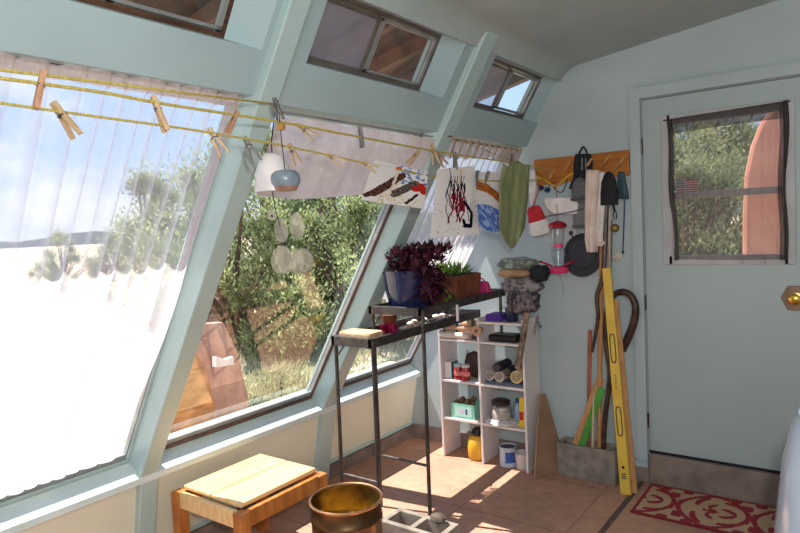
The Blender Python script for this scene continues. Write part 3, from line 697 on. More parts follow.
hookA = AS(275.5, 104, -.012)
for nm, P, lb in (('B', [V((-1.40, -1.55, 1.98))] + [AR(*p) for p in rB[1:]] + [far], 'yellow clothesline, the middle one, running on to the peg board'),
                  ('C', [V((-1.40, -1.55, 1.93))] + [AR(*p) for p in rC[1:]] + [far2], 'yellow clothesline, the lowest one, carrying most of the drawings'),
                  ('A', [V((-1.40, -1.55, 2.0))] + [AR(*p) for p in rA[1:-1]] + [hookA], 'yellow clothesline, the top one, ending at the first white rafter')):
    obj('clothesline', MB().tube([P[0]] + smoothpts(P[1:]), .0042 if nm == 'B' else .0034, 7), ropem, smooth=True, label=lb, cat='clothesline', group='yellow clotheslines')
n0 = S(2.80, 2.03, -.01)
obj('twine', MB().tube([n0, AR(485, 150), AR(516, 163)], .0016, 5), M('brown twine', (150, 120, 60), (120, 94, 46), .8, 40), label='thin brown twine running from the second rafter down to the olive cloth', cat='twine')
obj('nail', MB().tube([S(2.80, 2.03, .02), S(2.80, 2.03, -.02)], .004, 6), brass, label='brass nail in the second rafter holding the brown twine', cat='nail')
obj('hook', MB().tube([hookA + V((-.025, 0, .002)), hookA, hookA + V((.012, 0, .012))], .004, 6), iron, label='dark hook on the first rafter where the top clothesline ends', cat='hook')
# clothespins
def pin_proto(mat):
    e = thing('clothespin', 'p', 'clothespin', (0, 0, 0), 'wooden clothespins on the lines')
    for s in (-1, 1):
        mb = MB(); sp = .26
        # jaws at +z, handles spread at -z
        p = [(.0015 * s, .034), (.0055 * s, .034), (.0075 * s, .006), (.0150 * s, -.040), (.0105 * s, -.041), (.0015 * s, .002)]
        mb.prism([V((x, -.0052, z)) for x, z in p], (0, .0104, 0)); obj('leg', mb, mat, e)
    obj('spring', MB().tube([(-.0085, -.004, .006), (0, -.0068, .008), (.0085, -.004, .006), (.0085, .004, .006), (0, .0068, .004), (-.0085, .004, .006)], .0018, 5).tube([(0, -.007, .005), (0, .007, .005)], .004, 7), steel, e)
    return e
PR = {}
def pin(mat, x, y, ang, label, twist=0., sc=1., at=None, use=True):
    key = mat.name
    if key not in PR: PR[key] = o = pin_proto(mat)
    else: o = copy_tree(PR[key])
    p = at if at is not None else AR(x, y)
    f = (EYE - p); f.z = 0; f.normalize(); zz = V((0, 0, 1)); xx = zz.cross(f) * -1
    bas = Matrix((xx, -f, zz)).transposed().to_4x4()
    o.matrix_world = Matrix.Translation(p) @ bas @ Matrix.Rotation(-ang, 4, 'Y') @ Matrix.Rotation(twist, 4, 'Z') @ Matrix.Scale(sc, 4)
    o['label'] = label; return o
pin(pinred, 40, 88, R_(14), 'reddish clothespin seen edge on, first from the left end of the lines', R_(80), 1.15)
pin(pinwood, 64, 118, R_(-30), 'tan clothespin tilted on the lowest line, second from the left end', R_(50), 1.15)
pin(pinwood, 159, 112, R_(-16), 'long tan clothespin with dark band hanging before the sheer curtain fold', R_(75), 1.25)
pin(pinwood, 216, 140, R_(-28), 'tan clothespin spread open on the lowest line beside the curtain hem', R_(10), 1.15)
pin(pinred, 233, 121, R_(28), 'small orange-red clothespin on the middle line before the first rafter', R_(60), .95)
pin(pingrey, 250, 148, R_(-24), 'grey clothespin spread open just left of the white bell', R_(10), 1.1)
pin(pingrey, 277, 108, R_(-12), 'dark grey clothespin upright at the hook over the bell cord', R_(30), .95)
pin(pinwood, 306, 131, R_(-50), 'tan clothespin lying slantwise on the middle line right of the cork bead', R_(20))
pin(pinwood, 293, 153, R_(-22), 'tan clothespin on the lowest line right above the blue-grey bell', R_(20), .95)
pin(pinwood, 334, 158, R_(-58), 'tan clothespin tipped sideways on the lowest line below the slantwise one', R_(10))
pin(pingrey, 361, 136, R_(-4), 'weathered grey clothespin standing upright on the middle line', R_(70), 1.05)
pin(pinwood, 368, 165, R_(-62), 'tan clothespin tipped sideways just left of the bird drawing', R_(10))
pin(pinwood, 414, 157, R_(46), 'tan clothespin leaning over the top edge of the bird drawing', R_(40))
pin(pinwood, 434, 153, R_(-12), 'tan clothespin on the middle line, left one of the crossed pair', R_(20), 1.2)
pin(pinred, 440, 158, R_(-34), 'reddish clothespin crossing the tan one on the middle line', R_(20), 1.1)
pin(pingrey, 455, 160, R_(0), 'small grey clothespin on the middle line above the red painting', R_(60), 1.1)
pin(pinwood, 459, 178, R_(14), 'tan clothespin gripping the top of the red and black painting', R_(70), 1.2)
pin(pingrey, 476, 178, R_(16), 'dark clothespin on the left corner of the blue and orange painting', R_(30), 1.1)
pin(pingrey, 486, 178, R_(28), 'dark clothespin second on the blue and orange painting, more tilted', R_(60), 1.1)
pin(pingrey, 512, 160, R_(6), 'dark clothespin holding the olive green cloth', R_(50), 1.1)
# bells
wire = M('black cord', (28, 26, 26), (20, 18, 18), .7, 20)
pb = AR(272, 153)
t = thing('white_bell', 'frosted white bell of the wind chime hanging at the first rafter', 'wind chime', pb + V((0, 0, -.13)))
obj('cord', MB().tube([hookA, V((pb.x, pb.y, pb.z + .03)), pb], .0022, 5), wire, t)
k = (AR(285, 188) - AR(257, 188)).length / 2
obj('bell', MB().lathe([(k * .98, -.118), (k, -.112), (k * .93, -.075), (k * .82, -.04), (k * .6, -.012), (k * .3, -.001), (0, 0)], pb, 28), frost, t, smooth=True)
pq = AR(285, 170); pq = pq + (EYE - pq).normalized() * .09
k2 = (AR(299, 180) - AR(274, 180)).length / 2 * .80
t = thing('ceramic_bell', 'round blue-grey ceramic bell with brown rim beside the white bell', 'wind chime', pq + V((0, 0, -.08)))
cord = MB().tube([AR(279, 104), AR(280, 126) + (EYE - AR(280, 126)).normalized() * .03, pq], .0015, 5); obj('cord', cord, wire, t)
obj('bell', MB().lathe([(k2 * .80, -.050), (k2 * .96, -.038), (k2, -.025), (k2 * .93, -.012), (k2 * .7, -.003), (k2 * .35, 0), (.0, .002)], pq, 28), M('blue grey glaze', (126, 138, 146), (98, 108, 118), .3, 9), t, smooth=True)
obj('rim', MB().lathe([(k2 * .60, -.062), (k2 * .70, -.061), (k2 * .82, -.048), (k2 * .78, -.046)], pq, 28), M('brown rim glaze', (150, 110, 88), (120, 86, 68), .4, 9), t, smooth=True)
pcb = AR(281, 127) + (EYE - AR(281, 127)).normalized() * .03
obj('bead', MB().lathe([(0, -.011), (.010, -.009), (.014, 0), (.010, .009), (0, .011)], pcb, 14), M('cork bead', (176, 128, 60), (140, 96, 44), .6, 18), t, smooth=True)
# shell mobile
e0 = AR(272, 190)
t = thing('shell_chime', 'dangling wind chime of pale shell discs and lace rings in the window', 'wind chime', AR(285, 285))
obj('cord', MB().tube([pb + V((0, 0, -.002)), e0, AR(276, 212), AR(284, 240), AR(288, 272)], .0015, 5), wire, t)
def disc(x, y, rx, ry, mat, name, tilt=0., dep=0., ring=False):
    c = AR(x, y); f = (EYE - c).normalized(); c = c + f * dep; sx = f.cross(V((0, 0, 1))).normalized() * -1; sz = sx.cross(f) * -1
    px = 1.37 / 630 * 1.12; mb = MB(); n = 26
    P = [c + (sx * math.cos(a) * rx + sz * math.sin(a) * ry * (1 + .15 * math.sin(a))) * px + f * (.004 * math.cos(2 * a) + tilt * .02 * math.cos(a)) for a in [6.283 * i / n for i in range(n)]]
    for i in range(n): mb.face([c, P[i], P[(i + 1) % n]])
    if ring:
        Q = [c + (p - c) * 1.08 for p in P]
        for i in range(n): mb.face([P[i], Q[i], Q[(i + 1) % n], P[(i + 1) % n]])
    return obj(name, mb, mat, t)
disc(272, 216, 6, 7, capiz, 'disc', 0, .01); disc(281, 232, 9, 16, capiz, 'disc', .3, .005); disc(297, 227, 10, 17, capiz, 'disc', -.3, .02)
disc(284, 262, 8, 17, capiz, 'disc', .3, .02); disc(297, 263, 8, 17, capiz, 'disc', -.3, .03)
disc(283, 262, 14, 17, lace, 'lace_ring', .2, 0, True); disc(304, 262, 12, 15, lace, 'lace_ring', -.3, -.01, True)
disc(272, 216, 1.4, 1.4, black, 'bead', 0, .016)

# ================================================================== DRAWINGS AND CLOTHS ON THE LINE
def hang(name, label, cat, px, paint, nu=44, nv=44, wob=.006, dep=0., mat=None, sub=0):
    c = [AR(*p) for p in px]; f = (EYE - c[0]); f.z = 0; f.normalize(); c = [p + f * dep for p in c]
    def fn(u, v):
        p = (c[0] * (1 - u) + c[1] * u) * (1 - v) + (c[3] * (1 - u) + c[2] * u) * v
        return p + f * (wob * math.sin(u * 7 + v * 2) + wob * .6 * math.sin(v * 6 + 1))
    return obj(name, MB().sheet(fn, nu, nv, paint), mat or PAINTCL, smooth=True, label=label, cat=cat)
WHT = lin((226, 220, 218))
def seg(u, v, a, b, w):
    ax, ay = a; bx, by = b; dx, dy = bx - ax, by - ay; t = max(0, min(1, ((u - ax) * dx + (v - ay) * dy) / (dx * dx + dy * dy))); return math.hypot(u - ax - t * dx, v - ay - t * dy) < w
def nz(x, y, k=0): return mn_.noise(V((x, y, k)))
def birds(u, v):
    u += .012 * nz(u * 14, v * 14); v += .015 * nz(u * 14, v * 14, 5)
    if seg(u, v, (.44, .14), (.37, .84), .022) or seg(u, v, (.50, .40), (.44, .60), .016) or seg(u, v, (.37, .84), (.47, .88), .014): return lin((222, 206, 186))
    if math.hypot((u - .44) * 1.1, v - .09) < .055: return lin((214, 96, 40))
    if seg(u, v, (.80, .52), (.93, .46), .07) or seg(u, v, (.90, .40), (.95, .56), .06): return lin((176, 44, 36))
    if seg(u, v, (.14, .80), (.52, .24), .075) or seg(u, v, (.05, .86), (.26, .62), .05): return lin((58, 44, 40)) if nz(u * 9 + v * 9, (v - u) * 34) > -.12 else lin((112, 74, 56))
    if seg(u, v, (.46, .72), (.78, .38), .085): return lin((66, 58, 56)) if nz(u * 9 + v * 9, (v - u) * 34, 2) > -.1 else lin((122, 106, 96))
    if seg(u, v, (.68, .92), (.84, .66), .030): return lin((54, 42, 38))
    if v > .74 and .2 < u < .86 and nz(u * 22, v * 22, 3) > .12: return lin((208, 192, 150))
    if v < .44 and u > .46 and nz(u * 12 - v * 6, v * 16 + u * 5, 7) > .10: return lin((104, 128, 190)) if nz(u * 30, v * 30, 9) > -.2 else lin((150, 168, 210))
    return WHT
hang('bird_drawing', 'paper drawing of brown birds with blue strokes pinned to the lowest line', 'drawing', [(374, 160), (428, 172), (424, 209), (361, 200)], birds, 110, 70)
def redblack(u, v):
    u += .02 * nz(u * 9, v * 9, 1)
    if seg(u, v, (.69, .50), (.85, .68), .026) or seg(u, v, (.85, .68), (.82, .86), .03) or seg(u, v, (.82, .87), (.68, .86), .03) or seg(u, v, (.68, .86), (.66, .78), .024): return lin((24, 22, 36))
    for k in range(13):
        x0 = .33 + .032 * k; w = .009 + .005 * (k % 3); ph = k * 2.3
        x = x0 + .055 * math.sin(v * 8 + ph) + .02 * math.sin(v * 19 + ph * 2) + .03 * (v - .4)
        if abs(u - x) < w and .12 + .06 * (k % 3) < v < .80 - .09 * ((k * 2) % 4): return lin((38, 30, 42)) if (k % 3 == 0 or v < .30 + .05 * (k % 4)) else lin((124, 28, 44))
    if .38 < u < .68 and .38 < v < .66 and nz(u * 9, v * 6, 4) > .02: return lin((132, 34, 48))
    if v < .5 and abs(u - .31 - .05 * math.sin(v * 12)) < .012: return lin((70, 70, 128))
    if nz(u * 34, v * 34, 8) > .50 and v > .5: return lin((160, 70, 90))
    return WHT
hang('red_black_painting', 'white paper painted with tangled red and black strokes on the line', 'painting', [(437, 170), (474, 166), (479, 234), (430, 238)], redblack, 100, 130, .006, .02)
def blueor(u, v):
    u += .02 * nz(u * 8, v * 8, 2)
    if seg(u, v, (.0, .20), (.40, .28), .075) or seg(u, v, (.40, .28), (1, .58), .065): return lin((184, 108, 54)) if nz(u * 5 + v * 3, v * 26 - u * 12, 3) > -.15 else lin((132, 72, 40))
    if math.hypot((u - .42) / .46, (v - .78) / .22 + (u - .42) * -.35) < 1: return lin((84, 112, 184)) if nz((u + v) * 5, (v - u) * 24, 6) > -.08 else lin((158, 178, 220))
    return WHT
hang('blue_orange_painting', 'white paper painted with a blue oval under orange strokes', 'painting', [(469, 172), (512, 172), (512, 236), (466, 226)], blueor, 70, 90, .006, -.01)
# olive green cloth: folded, long, ends in a point
def ol(u, v):
    xl = 503 - 4 * smoothstep(0, .35, v); xr = 529 - 1.0 * smoothstep(.0, .3, v) - 3.5 * smoothstep(.4, 1, v)
    yb = 226 + 23 * max(0, 1 - (abs(u - .48) / .54) ** 1.3); p = AR(xl + (xr - xl) * u, 164 + 3 * math.sin(u * 9) * (1 - v) + (yb - 164) * v)
    f = (EYE - p); f.z = 0; f.normalize(); return p + f * (.02 + .022 * math.sin(u * 8 + .9 * v) * (.5 + .5 * v) + .014 * math.sin(u * 3.1) + .006 * math.sin(u * 21 + v * 3))
obj('olive_cloth', MB().sheet(ol, 24, 30), olive, smooth=True, solid=.004, label='olive green cloth hanging in a point from the clothesline end', cat='cloth')

# ================================================================== PEG BOARD AND WHAT HANGS ON IT
YR = YB - .03
t = thing('peg_board', 'orange varnished board of slanting wooden pegs on the back wall', 'coat rack', (-1.40, YB, 1.80))
c4 = [AY(533, 160, YR), AY(629, 149.5, YR), AY(629, 175, YR), AY(536, 186, YR)]
obj('board', MB().prism([V((p.x, YB - .022, p.z)) for p in c4], (0, .021, 0)), rackwood, t, bevel=.003)
pegs = [(548, 181), (563, 172), (584, 170), (601, 167), (616, 168)]
for x, y in pegs:
    a = AY(x, y, YB - .02); obj('peg', MB().tube([a, a + V((.045, -.05, .028)), a + V((.08, -.085, .055))], [.009, .009, .007], 8), pegwood, t)
def aw(x, y, d=.05): return AY(x, y, YB - d)
def poly(name, label, cat, px, mat, d=.05, t_=.012, group=None, bevel=.004, parent=None, lab=None):
    o = obj(name, MB().prism([aw(x, y, d) for x, y in px], (0, t_, 0)), mat, parent, bevel=bevel, label=lab if parent else label, cat=None if parent else cat, group=group); return o
def drape(mb, px, d, amp=.012, f=14, n=14, bulge=.02):   # a hanging cloth from left/right outlines: list of (xl, xr, y)
    def fn(u, v):
        k = v * (len(px) - 1); i = min(int(k), len(px) - 2); q = k - i
        a = [px[i][j] * (1 - q) + px[i + 1][j] * q for j in range(3)]
        p = aw(a[0] * (1 - u) + a[1] * u, a[2], d); p.y -= amp * math.sin(u * f + v * 2) * .5 + bulge * math.sin(math.pi * u); return p
    return mb.sheet(fn, n, (len(px) - 1) * 6)
yellowrib = M('yellow ribbon', (206, 160, 36), (170, 126, 24), .6, 20)
obj('ribbon', MB().tube(smoothpts([aw(534, 176, .04), aw(545, 180, .05), aw(556, 186, .05), aw(566, 178, .05), aw(577, 171, .04)]), .007, 6), yellowrib, smooth=True, label='yellow ribbon looped along the peg board', cat='ribbon')
t = thing('camera_strap', 'black strap bundle with buckle over the top of the peg board', 'strap', aw(584, 182, .06))
obj('webbing', drape(MB(), [(576, 590, 154), (575, 592, 160), (574, 592, 170), (574, 591, 181)], .045, .012, 16), black, t, smooth=True, solid=.004)
obj('loop', MB().tube(smoothpts([aw(577, 158, .05), aw(581, 150, .06), aw(583.5, 147, .06), aw(587, 153, .06), aw(588, 166, .06)]), .006, 6), black, t, smooth=True)
obj('buckle', MB().tube([aw(582, 158, .075), aw(582, 170, .075)], .004, 6).tube([aw(585.5, 158, .075), aw(586, 170, .075)], .004, 6), steel, t)
obj('tail', MB().bar(aw(577, 172, .06), aw(570, 189, .06), .018, .004, (0, 1, 0)), black, t)
def cap(name, label, cx, cy, w, h, mat, d=.08, brim=1, peak=True, mat2=None):
    c = aw(cx, cy, d); k = (aw(cx + w / 2, cy, d) - aw(cx - w / 2, cy, d)).length / 2; hh = (aw(cx, cy - h / 2, d) - aw(cx, cy + h / 2, d)).length
    t = thing(name, label, 'cap', c + V((0, 0, -hh / 2)))
    obj('crown', MB().lathe([(k, -hh * .45), (k * .98, -hh * .1), (k * .85, hh * .2), (k * .5, hh * .42), (0, hh * .5)], c, 22, sy=.45), mat, t, smooth=True)
    if peak:
        mb = MB(); n = 10; P = [c + V((k * 1.0 * math.cos(a), -.02 - k * .75 * math.sin(a), -hh * .47 - .018 * math.sin(a))) for a in [math.pi * i / n for i in range(n + 1)]]
        mb.face(P); obj('peak', mb, mat2 or mat, t, solid=.004)
    return t
cap('cloth_hat', 'plain grey cloth cap hanging under the black straps', 580, 188, 17, 22, greycap, .07)
cap('baseball_cap', 'darker grey folded cap hanging below the plain grey cap', 582, 212, 18, 28, M('grey striped cap', (92, 90, 92), (126, 122, 122), .85, 5, (1, 1, 60)), .06)
c = aw(533, 206, .11); t = thing('sun_hat', 'red sun hat with a pale grey band hanging at the left of the peg board', 'hat', c + V((0, 0, -.2)))
TL = Matrix.Rotation(R_(-12), 3, 'Y') @ Matrix.Rotation(R_(8), 3, 'X')
obj('crown', MB().lathe([(0, .0), (.034, -.004), (.046, -.02), (.056, -.085), (.060, -.10)], c, 24, M_=TL, sy=.6), redcl, t, smooth=True)
obj('brim', MB().lathe([(.060, -.098), (.066, -.115), (.076, -.16), (.062, -.185), (.03, -.195), (0, -.196)], c, 24, M_=TL, sy=.6), whitecl, t, smooth=True)
obj('hang_loop', MB().tube([aw(541, 184, .05), aw(537, 196, .08), c], .003, 6), redcl, t)
obj('white_visor', drape(MB(), [(545, 574, 198), (544, 578, 201), (546, 579, 207), (554, 579, 214)], .07, .01, 7, 16, .02), whitecl, smooth=True, solid=.004, label='crumpled white sun visor hanging behind the feeder cord', cat='hat')
obj('white_netting', drape(MB(), [(540, 572, 206), (541, 575, 220), (542, 576, 232), (547, 580, 242)], .03, .01, 9, 14, .01), MCloth('white netting', (222, 220, 220), .8, .98, .3), smooth=True, label='white netting cloth hanging flat against the wall behind the feeder', cat='cloth')
obj('lace_scrap', drape(MB(), [(531, 535, 170), (530, 537, 180), (529, 536, 192), (531, 534, 206)], .05, .01, 9, 6, .01), whitecl, smooth=True, solid=.003, label='narrow white lace strip hanging at the left end of the peg board', cat='cloth')
t = thing('sunglasses', 'dark blue sunglasses hanging from the left of the peg board', 'sunglasses', aw(544, 195, .06))
mn = M('navy plastic', (28, 34, 60), (20, 24, 44), .25, 10)
for x, y in ((541, 188), (547.5, 190)):
    c = aw(x, y, .06); obj('lens', MB().lathe([(.0, -.003), (.02, -.002), (.02, .002), (0, .003)], c, 16, M_=Matrix.Rotation(R_(90), 3, 'X'), sy=.8), mn, t)
obj('frame', MB().tube([aw(537, 184, .055), aw(541, 187, .06), aw(548, 188, .06), aw(552, 183, .05)], .003, 6), blackpl, t)
obj('strap', MB().tube(smoothpts([aw(552, 183, .05), aw(556, 190, .05), aw(562, 192, .05), aw(566, 184, .05), aw(568, 176, .05)]), .003, 6), mn, t, smooth=True)
# hummingbird feeder
YF = .11; c = aw(557.5, 226, YF)
t = thing('hummingbird_feeder', 'clear hummingbird feeder with red cap and pink base hanging on a cord', 'bird feeder', aw(557.5, 273, YF))
def dz(y): return (aw(557.5, y, YF) - c).z
rr = (aw(564, 240, YF) - aw(551, 240, YF)).length / 2
redp = M('red plastic', (176, 20, 44), (140, 14, 36), .25, 8); pinkp = M('pink plastic', (226, 70, 120), (206, 50, 100), .3, 8)
obj('cap', MB().lathe([(rr * .8, dz(228.5)), (rr * 1.3, dz(227.5)), (rr * 1.35, dz(225)), (rr * 1.0, dz(222.5)), (rr * .3, dz(221)), (0, dz(220.5))], c, 24), redp, t, smooth=True)
BT = obj('bottle', MB().lathe([(rr * .7, dz(268)), (rr * .75, dz(262)), (rr * .98, dz(256)), (rr * .98, dz(250)), (rr * .68, dz(246)), (rr * .74, dz(242)), (rr, dz(238)), (rr * .95, dz(229))], c, 24), jarglass, t, smooth=True)
obj('collar', MB().lathe([(rr * .72, dz(247)), (rr * .78, dz(245.5)), (rr * .72, dz(244))], c, 20), pinkp, BT, smooth=True)
obj('base', MB().lathe([(0, dz(274)), (rr * 1.3, dz(273)), (rr * 1.5, dz(270)), (rr * 1.35, dz(267.5)), (rr * .8, dz(266)), (0, dz(266))], c, 24), pinkp, t, smooth=True)
for s in (-1, 1):
    obj('flower_port', MB().tube([c + V((s * rr * .9, -.01, dz(266))), c + V((s * rr * 1.7, -.03, dz(263))), c + V((s * rr * 2.6, -.03, dz(261)))], .006, 6).lathe([(.002, 0), (.014, .006), (.016, .01)], c + V((s * rr * 2.6, -.03, dz(262))), 8), redp, t, smooth=True)
obj('cord', MB().tube([aw(556, 180, .06), aw(557, 205, .09), c + V((0, 0, dz(221)))], .0018, 5), M('red cord', (170, 60, 50), (140, 40, 40), .7, 20), t)
obj('wire', MB().tube([c + V((0, 0, dz(274))), aw(562.5, 282, .08), aw(564, 295, .06)], .001, 4), wire, t)
# grey felt hat hanging flat
c = aw(583, 255, .05); k = (aw(603, 255, .05) - aw(563, 255, .05)).length / 2
t = thing('felt_hat', 'wide round dark grey felt hat hanging against the wall behind the feeder', 'hat', c + V((0, 0, -k)))
MX = Matrix.Rotation(R_(8), 3, 'Y') @ Matrix.Rotation(R_(84), 3, 'X')
obj('brim', MB().lathe([(k, .0), (k * 1.01, .004), (k * .98, .008), (k * .8, .014), (k * .66, .016)], c, 36, M_=MX, sx=.98, sy=1.06, cap=False), greyfelt, t, smooth=True, solid=.003)
obj('crown', MB().lathe([(k * .80, .012), (k * .72, .03), (k * .55, .042), (k * .25, .046), (0, .046)], c + V((.0, 0, .01)), 30, M_=MX, sx=.98, sy=1.05), greyfelt, t, smooth=True)
obj('toggle', MB().ball(aw(571, 233, .075), .014, 10).tube([aw(571, 233, .07), aw(574, 240, .06)], .004, 6), blackpl, t, smooth=True)
obj('string_line', MB().tube(smoothpts([aw(543, 217, .07), aw(560, 214, .10), aw(575, 211, .10), aw(589, 207, .08)]), .003, 5), M('dark green cord', (40, 62, 56), (30, 48, 44), .7, 20), label='dark green cord strung level across the hanging caps', cat='cord')
# pinkish white rope hank
t = thing('white_towel', 'long twisted pinkish white towel hanging from the middle pegs', 'towel', aw(596, 250, .08))
obj('fold', drape(MB(), [(587, 599, 170), (586, 599, 190), (586, 597, 215), (586, 597, 240), (588, 597, 252)], .09, .016, 9, 14, .03), pinkcl, t, smooth=True, solid=.006)
obj('fold', drape(MB(), [(595, 605, 172), (596, 606, 190), (595, 605, 215), (595, 604, 235), (596, 605, 246)], .075, .014, 8, 12, .02), whitecl, t, smooth=True, solid=.006)
obj('knot', MB().ball(aw(593, 248, .10), .022, 12, (1.1, .8, .8)).ball(aw(602, 243, .09), .02, 12, (1.1, .8, .8)), pinkcl, t, smooth=True)
cap('knit_hat', 'black knit cap hanging from the right pegs', 609, 189, 18, 36, black, .09, peak=False)
t = thing('teal_pouch', 'dark teal mesh pouch with a long blue cord at the right of the peg board', 'pouch', aw(624, 250, .05))
tealm = M('dark teal mesh', (62, 84, 92), (46, 66, 74), .8, 40); obj('pouch', drape(MB(), [(619, 624, 172), (618, 626, 182), (619, 629, 199)], .04, .008, 9, 8, .012), tealm, t, smooth=True, solid=.003)
bl = M('blue cord', (36, 66, 110), (28, 50, 88), .6, 20); obj('cord', MB().tube(smoothpts([aw(623, 176, .05), aw(624.5, 200, .05), aw(624, 225, .05), aw(623, 250, .05)]), .004, 6), bl, t, smooth=True)
obj('cord_end', MB().ball(aw(623, 252, .05), .009, 10, (.8, .8, 1.3)), bl, t, smooth=True)
t = thing('key_fob', 'brass ball fob on a black snap hook right of the black cap', 'key fob', aw(615, 235, .05))
obj('strap', MB().bar(aw(612, 200, .05), aw(615, 212, .05), .012, .003, (0, 1, 0)), black, t)
obj('snap_hook', MB().tube([aw(615, 210, .05), aw(613.5, 214, .05), aw(614, 219, .05), aw(616.5, 219, .05), aw(617, 214, .05), aw(615, 210, .05)], .003, 6), blackpl, t, smooth=True)
obj('ball', MB().ball(aw(615, 228, .05), .026, 14, (1, 1, .95), .04), M('knotted brass ball', (150, 122, 66), (104, 82, 44), .5, 40, metal=.4, bump=.5), t, smooth=True)
obj('beaded_strap', MB().tube([aw(612, 220, .04), aw(611.5, 250, .045), aw(611, 280, .05)], .004, 6), M('beaded strap', (30, 30, 40), (120, 110, 104), .6, 60), smooth=True, label='thin dark beaded strap hanging behind the brass ball fob', cat='strap')
obj('shell_disc', MB().lathe([(0, -.004), (.024, -.002), (.026, .002), (0, .006)], aw(618, 256, .04), 18, M_=Matrix.Rotation(R_(90), 3, 'X')), M('pale shell', (196, 184, 168), (170, 156, 140), .5, 20), label='small pale shell disc hanging below the brass ball fob', cat='shell')

# ================================================================== STICKS AND THE LEVEL IN THE CORNER
def stick(name, label, cat, pts, r, mat, n=8, bar=None):
    mb = MB(); pts = [V(p) for p in pts]
    if bar: mb.bar(pts[0], pts[-1], bar[0], bar[1], (0, 1, 0))
    else: mb.tube(smoothpts(pts) if len(pts) > 2 else pts, r if not isinstance(r, (list, tuple)) else [r[0] + (r[1] - r[0]) * i / (len(smoothpts(pts)) - 1 if len(pts) > 2 else 1) for i in range(len(smoothpts(pts)) if len(pts) > 2 else 2)], n)
    return obj(name, mb, mat, smooth=not bar, bevel=.002 if bar else 0, label=label, cat=cat)
# yellow level, standing on the floor and leaning on the wall
la, lb = AY(625.5, 490, 3.53), AY(606, 268, 3.63); la.z = 0.002
t = thing('spirit_level', 'long yellow spirit level leaning on the wall in front of the trough', 'level', la)
dv = (lb - la).normalized(); sx = dv.cross(V((0, 1, 0))).normalized() * -1
if sx.x < 0: sx = -sx
nn = sx.cross(dv).normalized();  nn = nn if nn.y < 0 else -nn
hw = .030
mb = MB().hexa([la - sx * hw + nn * .0, la + sx * hw, la + sx * hw - nn * .022, la - sx * hw - nn * .022, lb - sx * hw * .8, lb + sx * hw * .8, lb + sx * hw * .8 - nn * .022, lb - sx * hw * .8 - nn * .022])
obj('body', mb, yellowpl, t, bevel=.003)
LL = (lb - la).length
def oval(s, ln, w):
    mb = MB(); P = []; Q = []; c = la + dv * s + nn * .0015
    for i in range(28):
        a = 6.283 * i / 28; ex = .5 * (1 + .0); x = math.copysign(abs(math.cos(a)) ** ex, math.cos(a)); y = math.copysign(abs(math.sin(a)) ** ex, math.sin(a))
        P.append(c + sx * x * w + dv * y * ln); Q.append(c + sx * x * (w - .006) + dv * y * (ln - .007))
    for i in range(28): mb.face([P[i], P[(i + 1) % 28], Q[(i + 1) % 28], Q[i]])
    return mb
for s in (.415, .83): obj('hand_hole', oval(s, .085, .017), M('dark level hole edge', (60, 44, 40), (44, 34, 32), .6, 20), t)
def strokes(s0, n, w, gap):
    mb = MB()
    for i in range(n):
        c = la + dv * (s0 + i * gap) + nn * .0012; mb.face([c - sx * w, c + sx * w, c + sx * w + dv * gap * .5, c - sx * w + dv * gap * .5])
    return mb
obj('mark', strokes(.60, 6, .006, .014), M('faded print', (150, 110, 40), (130, 94, 36), .6, 20), t); obj('mark', strokes(.09, 3, .013, .012), blackpl, t)
obj('mark', MB().lathe([(0, 0), (.008, .0)], la + dv * .155 + nn * .0015, 14, M_=Matrix((sx, dv, nn)).transposed()), blackpl, t)
a, b_ = AY(632, 483, 3.58), AY(613, 300, 3.665); a.z = .001
stick('lath_board', 'tan pine lath leaning just behind the yellow level', 'lath', [a, b_], 0, tan, bar=(.062, .012))
a = AY(607, 452, 3.66); stick('white_pole', 'thin pale pole rising above the yellow level to the towels', 'pole', [AY(611, 300, 3.765), AY(609.5, 250, 3.755), AY(608.5, 192, 3.735)], .009, M('pale pole', (206, 186, 172), (184, 160, 146), .6, 14))
zt = .045
def inbox(x, y): return V((x, y, zt))
stick('tan_staff', 'straight tan wooden staff leaning in the trough behind the dark cane', 'staff', [inbox(-1.30, 3.71), AY(601, 300, 3.735), AY(602, 245, 3.74)], .015, tan)
stick('twisted_stick', 'dark twisted walking stick hanging down left of the yellow level', 'walking stick', [AY(592, 352, 3.69), AY(598, 318, 3.69), AY(597, 296, 3.69), AY(603, 276, 3.70), AY(605, 240, 3.71), AY(606, 206, 3.72)], (.010, .018), bark)
stick('crook_cane', 'dark twisted cane with a big crooked handle curling to the right', 'cane', [inbox(-1.272, 3.70), AY(605, 420, 3.715), AY(610, 376, 3.715), AY(606, 340, 3.725), AY(608, 306, 3.725), AY(617, 293, 3.725), AY(629, 294, 3.725), AY(635.5, 306, 3.725), AY(634, 322, 3.725), AY(628, 338, 3.725), AY(622, 350, 3.725)], (.014, .024), bark, 10)
stick('green_stake', 'bright green plastic stake leaning in the trough', 'stake', [inbox(-1.44, 3.665), AY(602, 388, 3.70)], 0, greenst, bar=(.042, .006))
stick('flat_lath', 'pinkish tan slat leaning in the trough left of the green stake', 'slat', [inbox(-1.478, 3.675), AY(601, 378, 3.73)], 0, tan, bar=(.05, .008))
stick('thin_lath', 'thin reddish slat standing upright behind the green stake', 'slat', [inbox(-1.37, 3.72), AY(590, 330, 3.75)], 0, redlath, bar=(.024, .008))
stick('pale_rod', 'pale rod with white tip standing in the trough beside the dark cane', 'rod', [inbox(-1.325, 3.66), AY(594, 395, 3.70)], .008, M('pale bamboo', (206, 184, 150), (180, 156, 122), .6, 12))

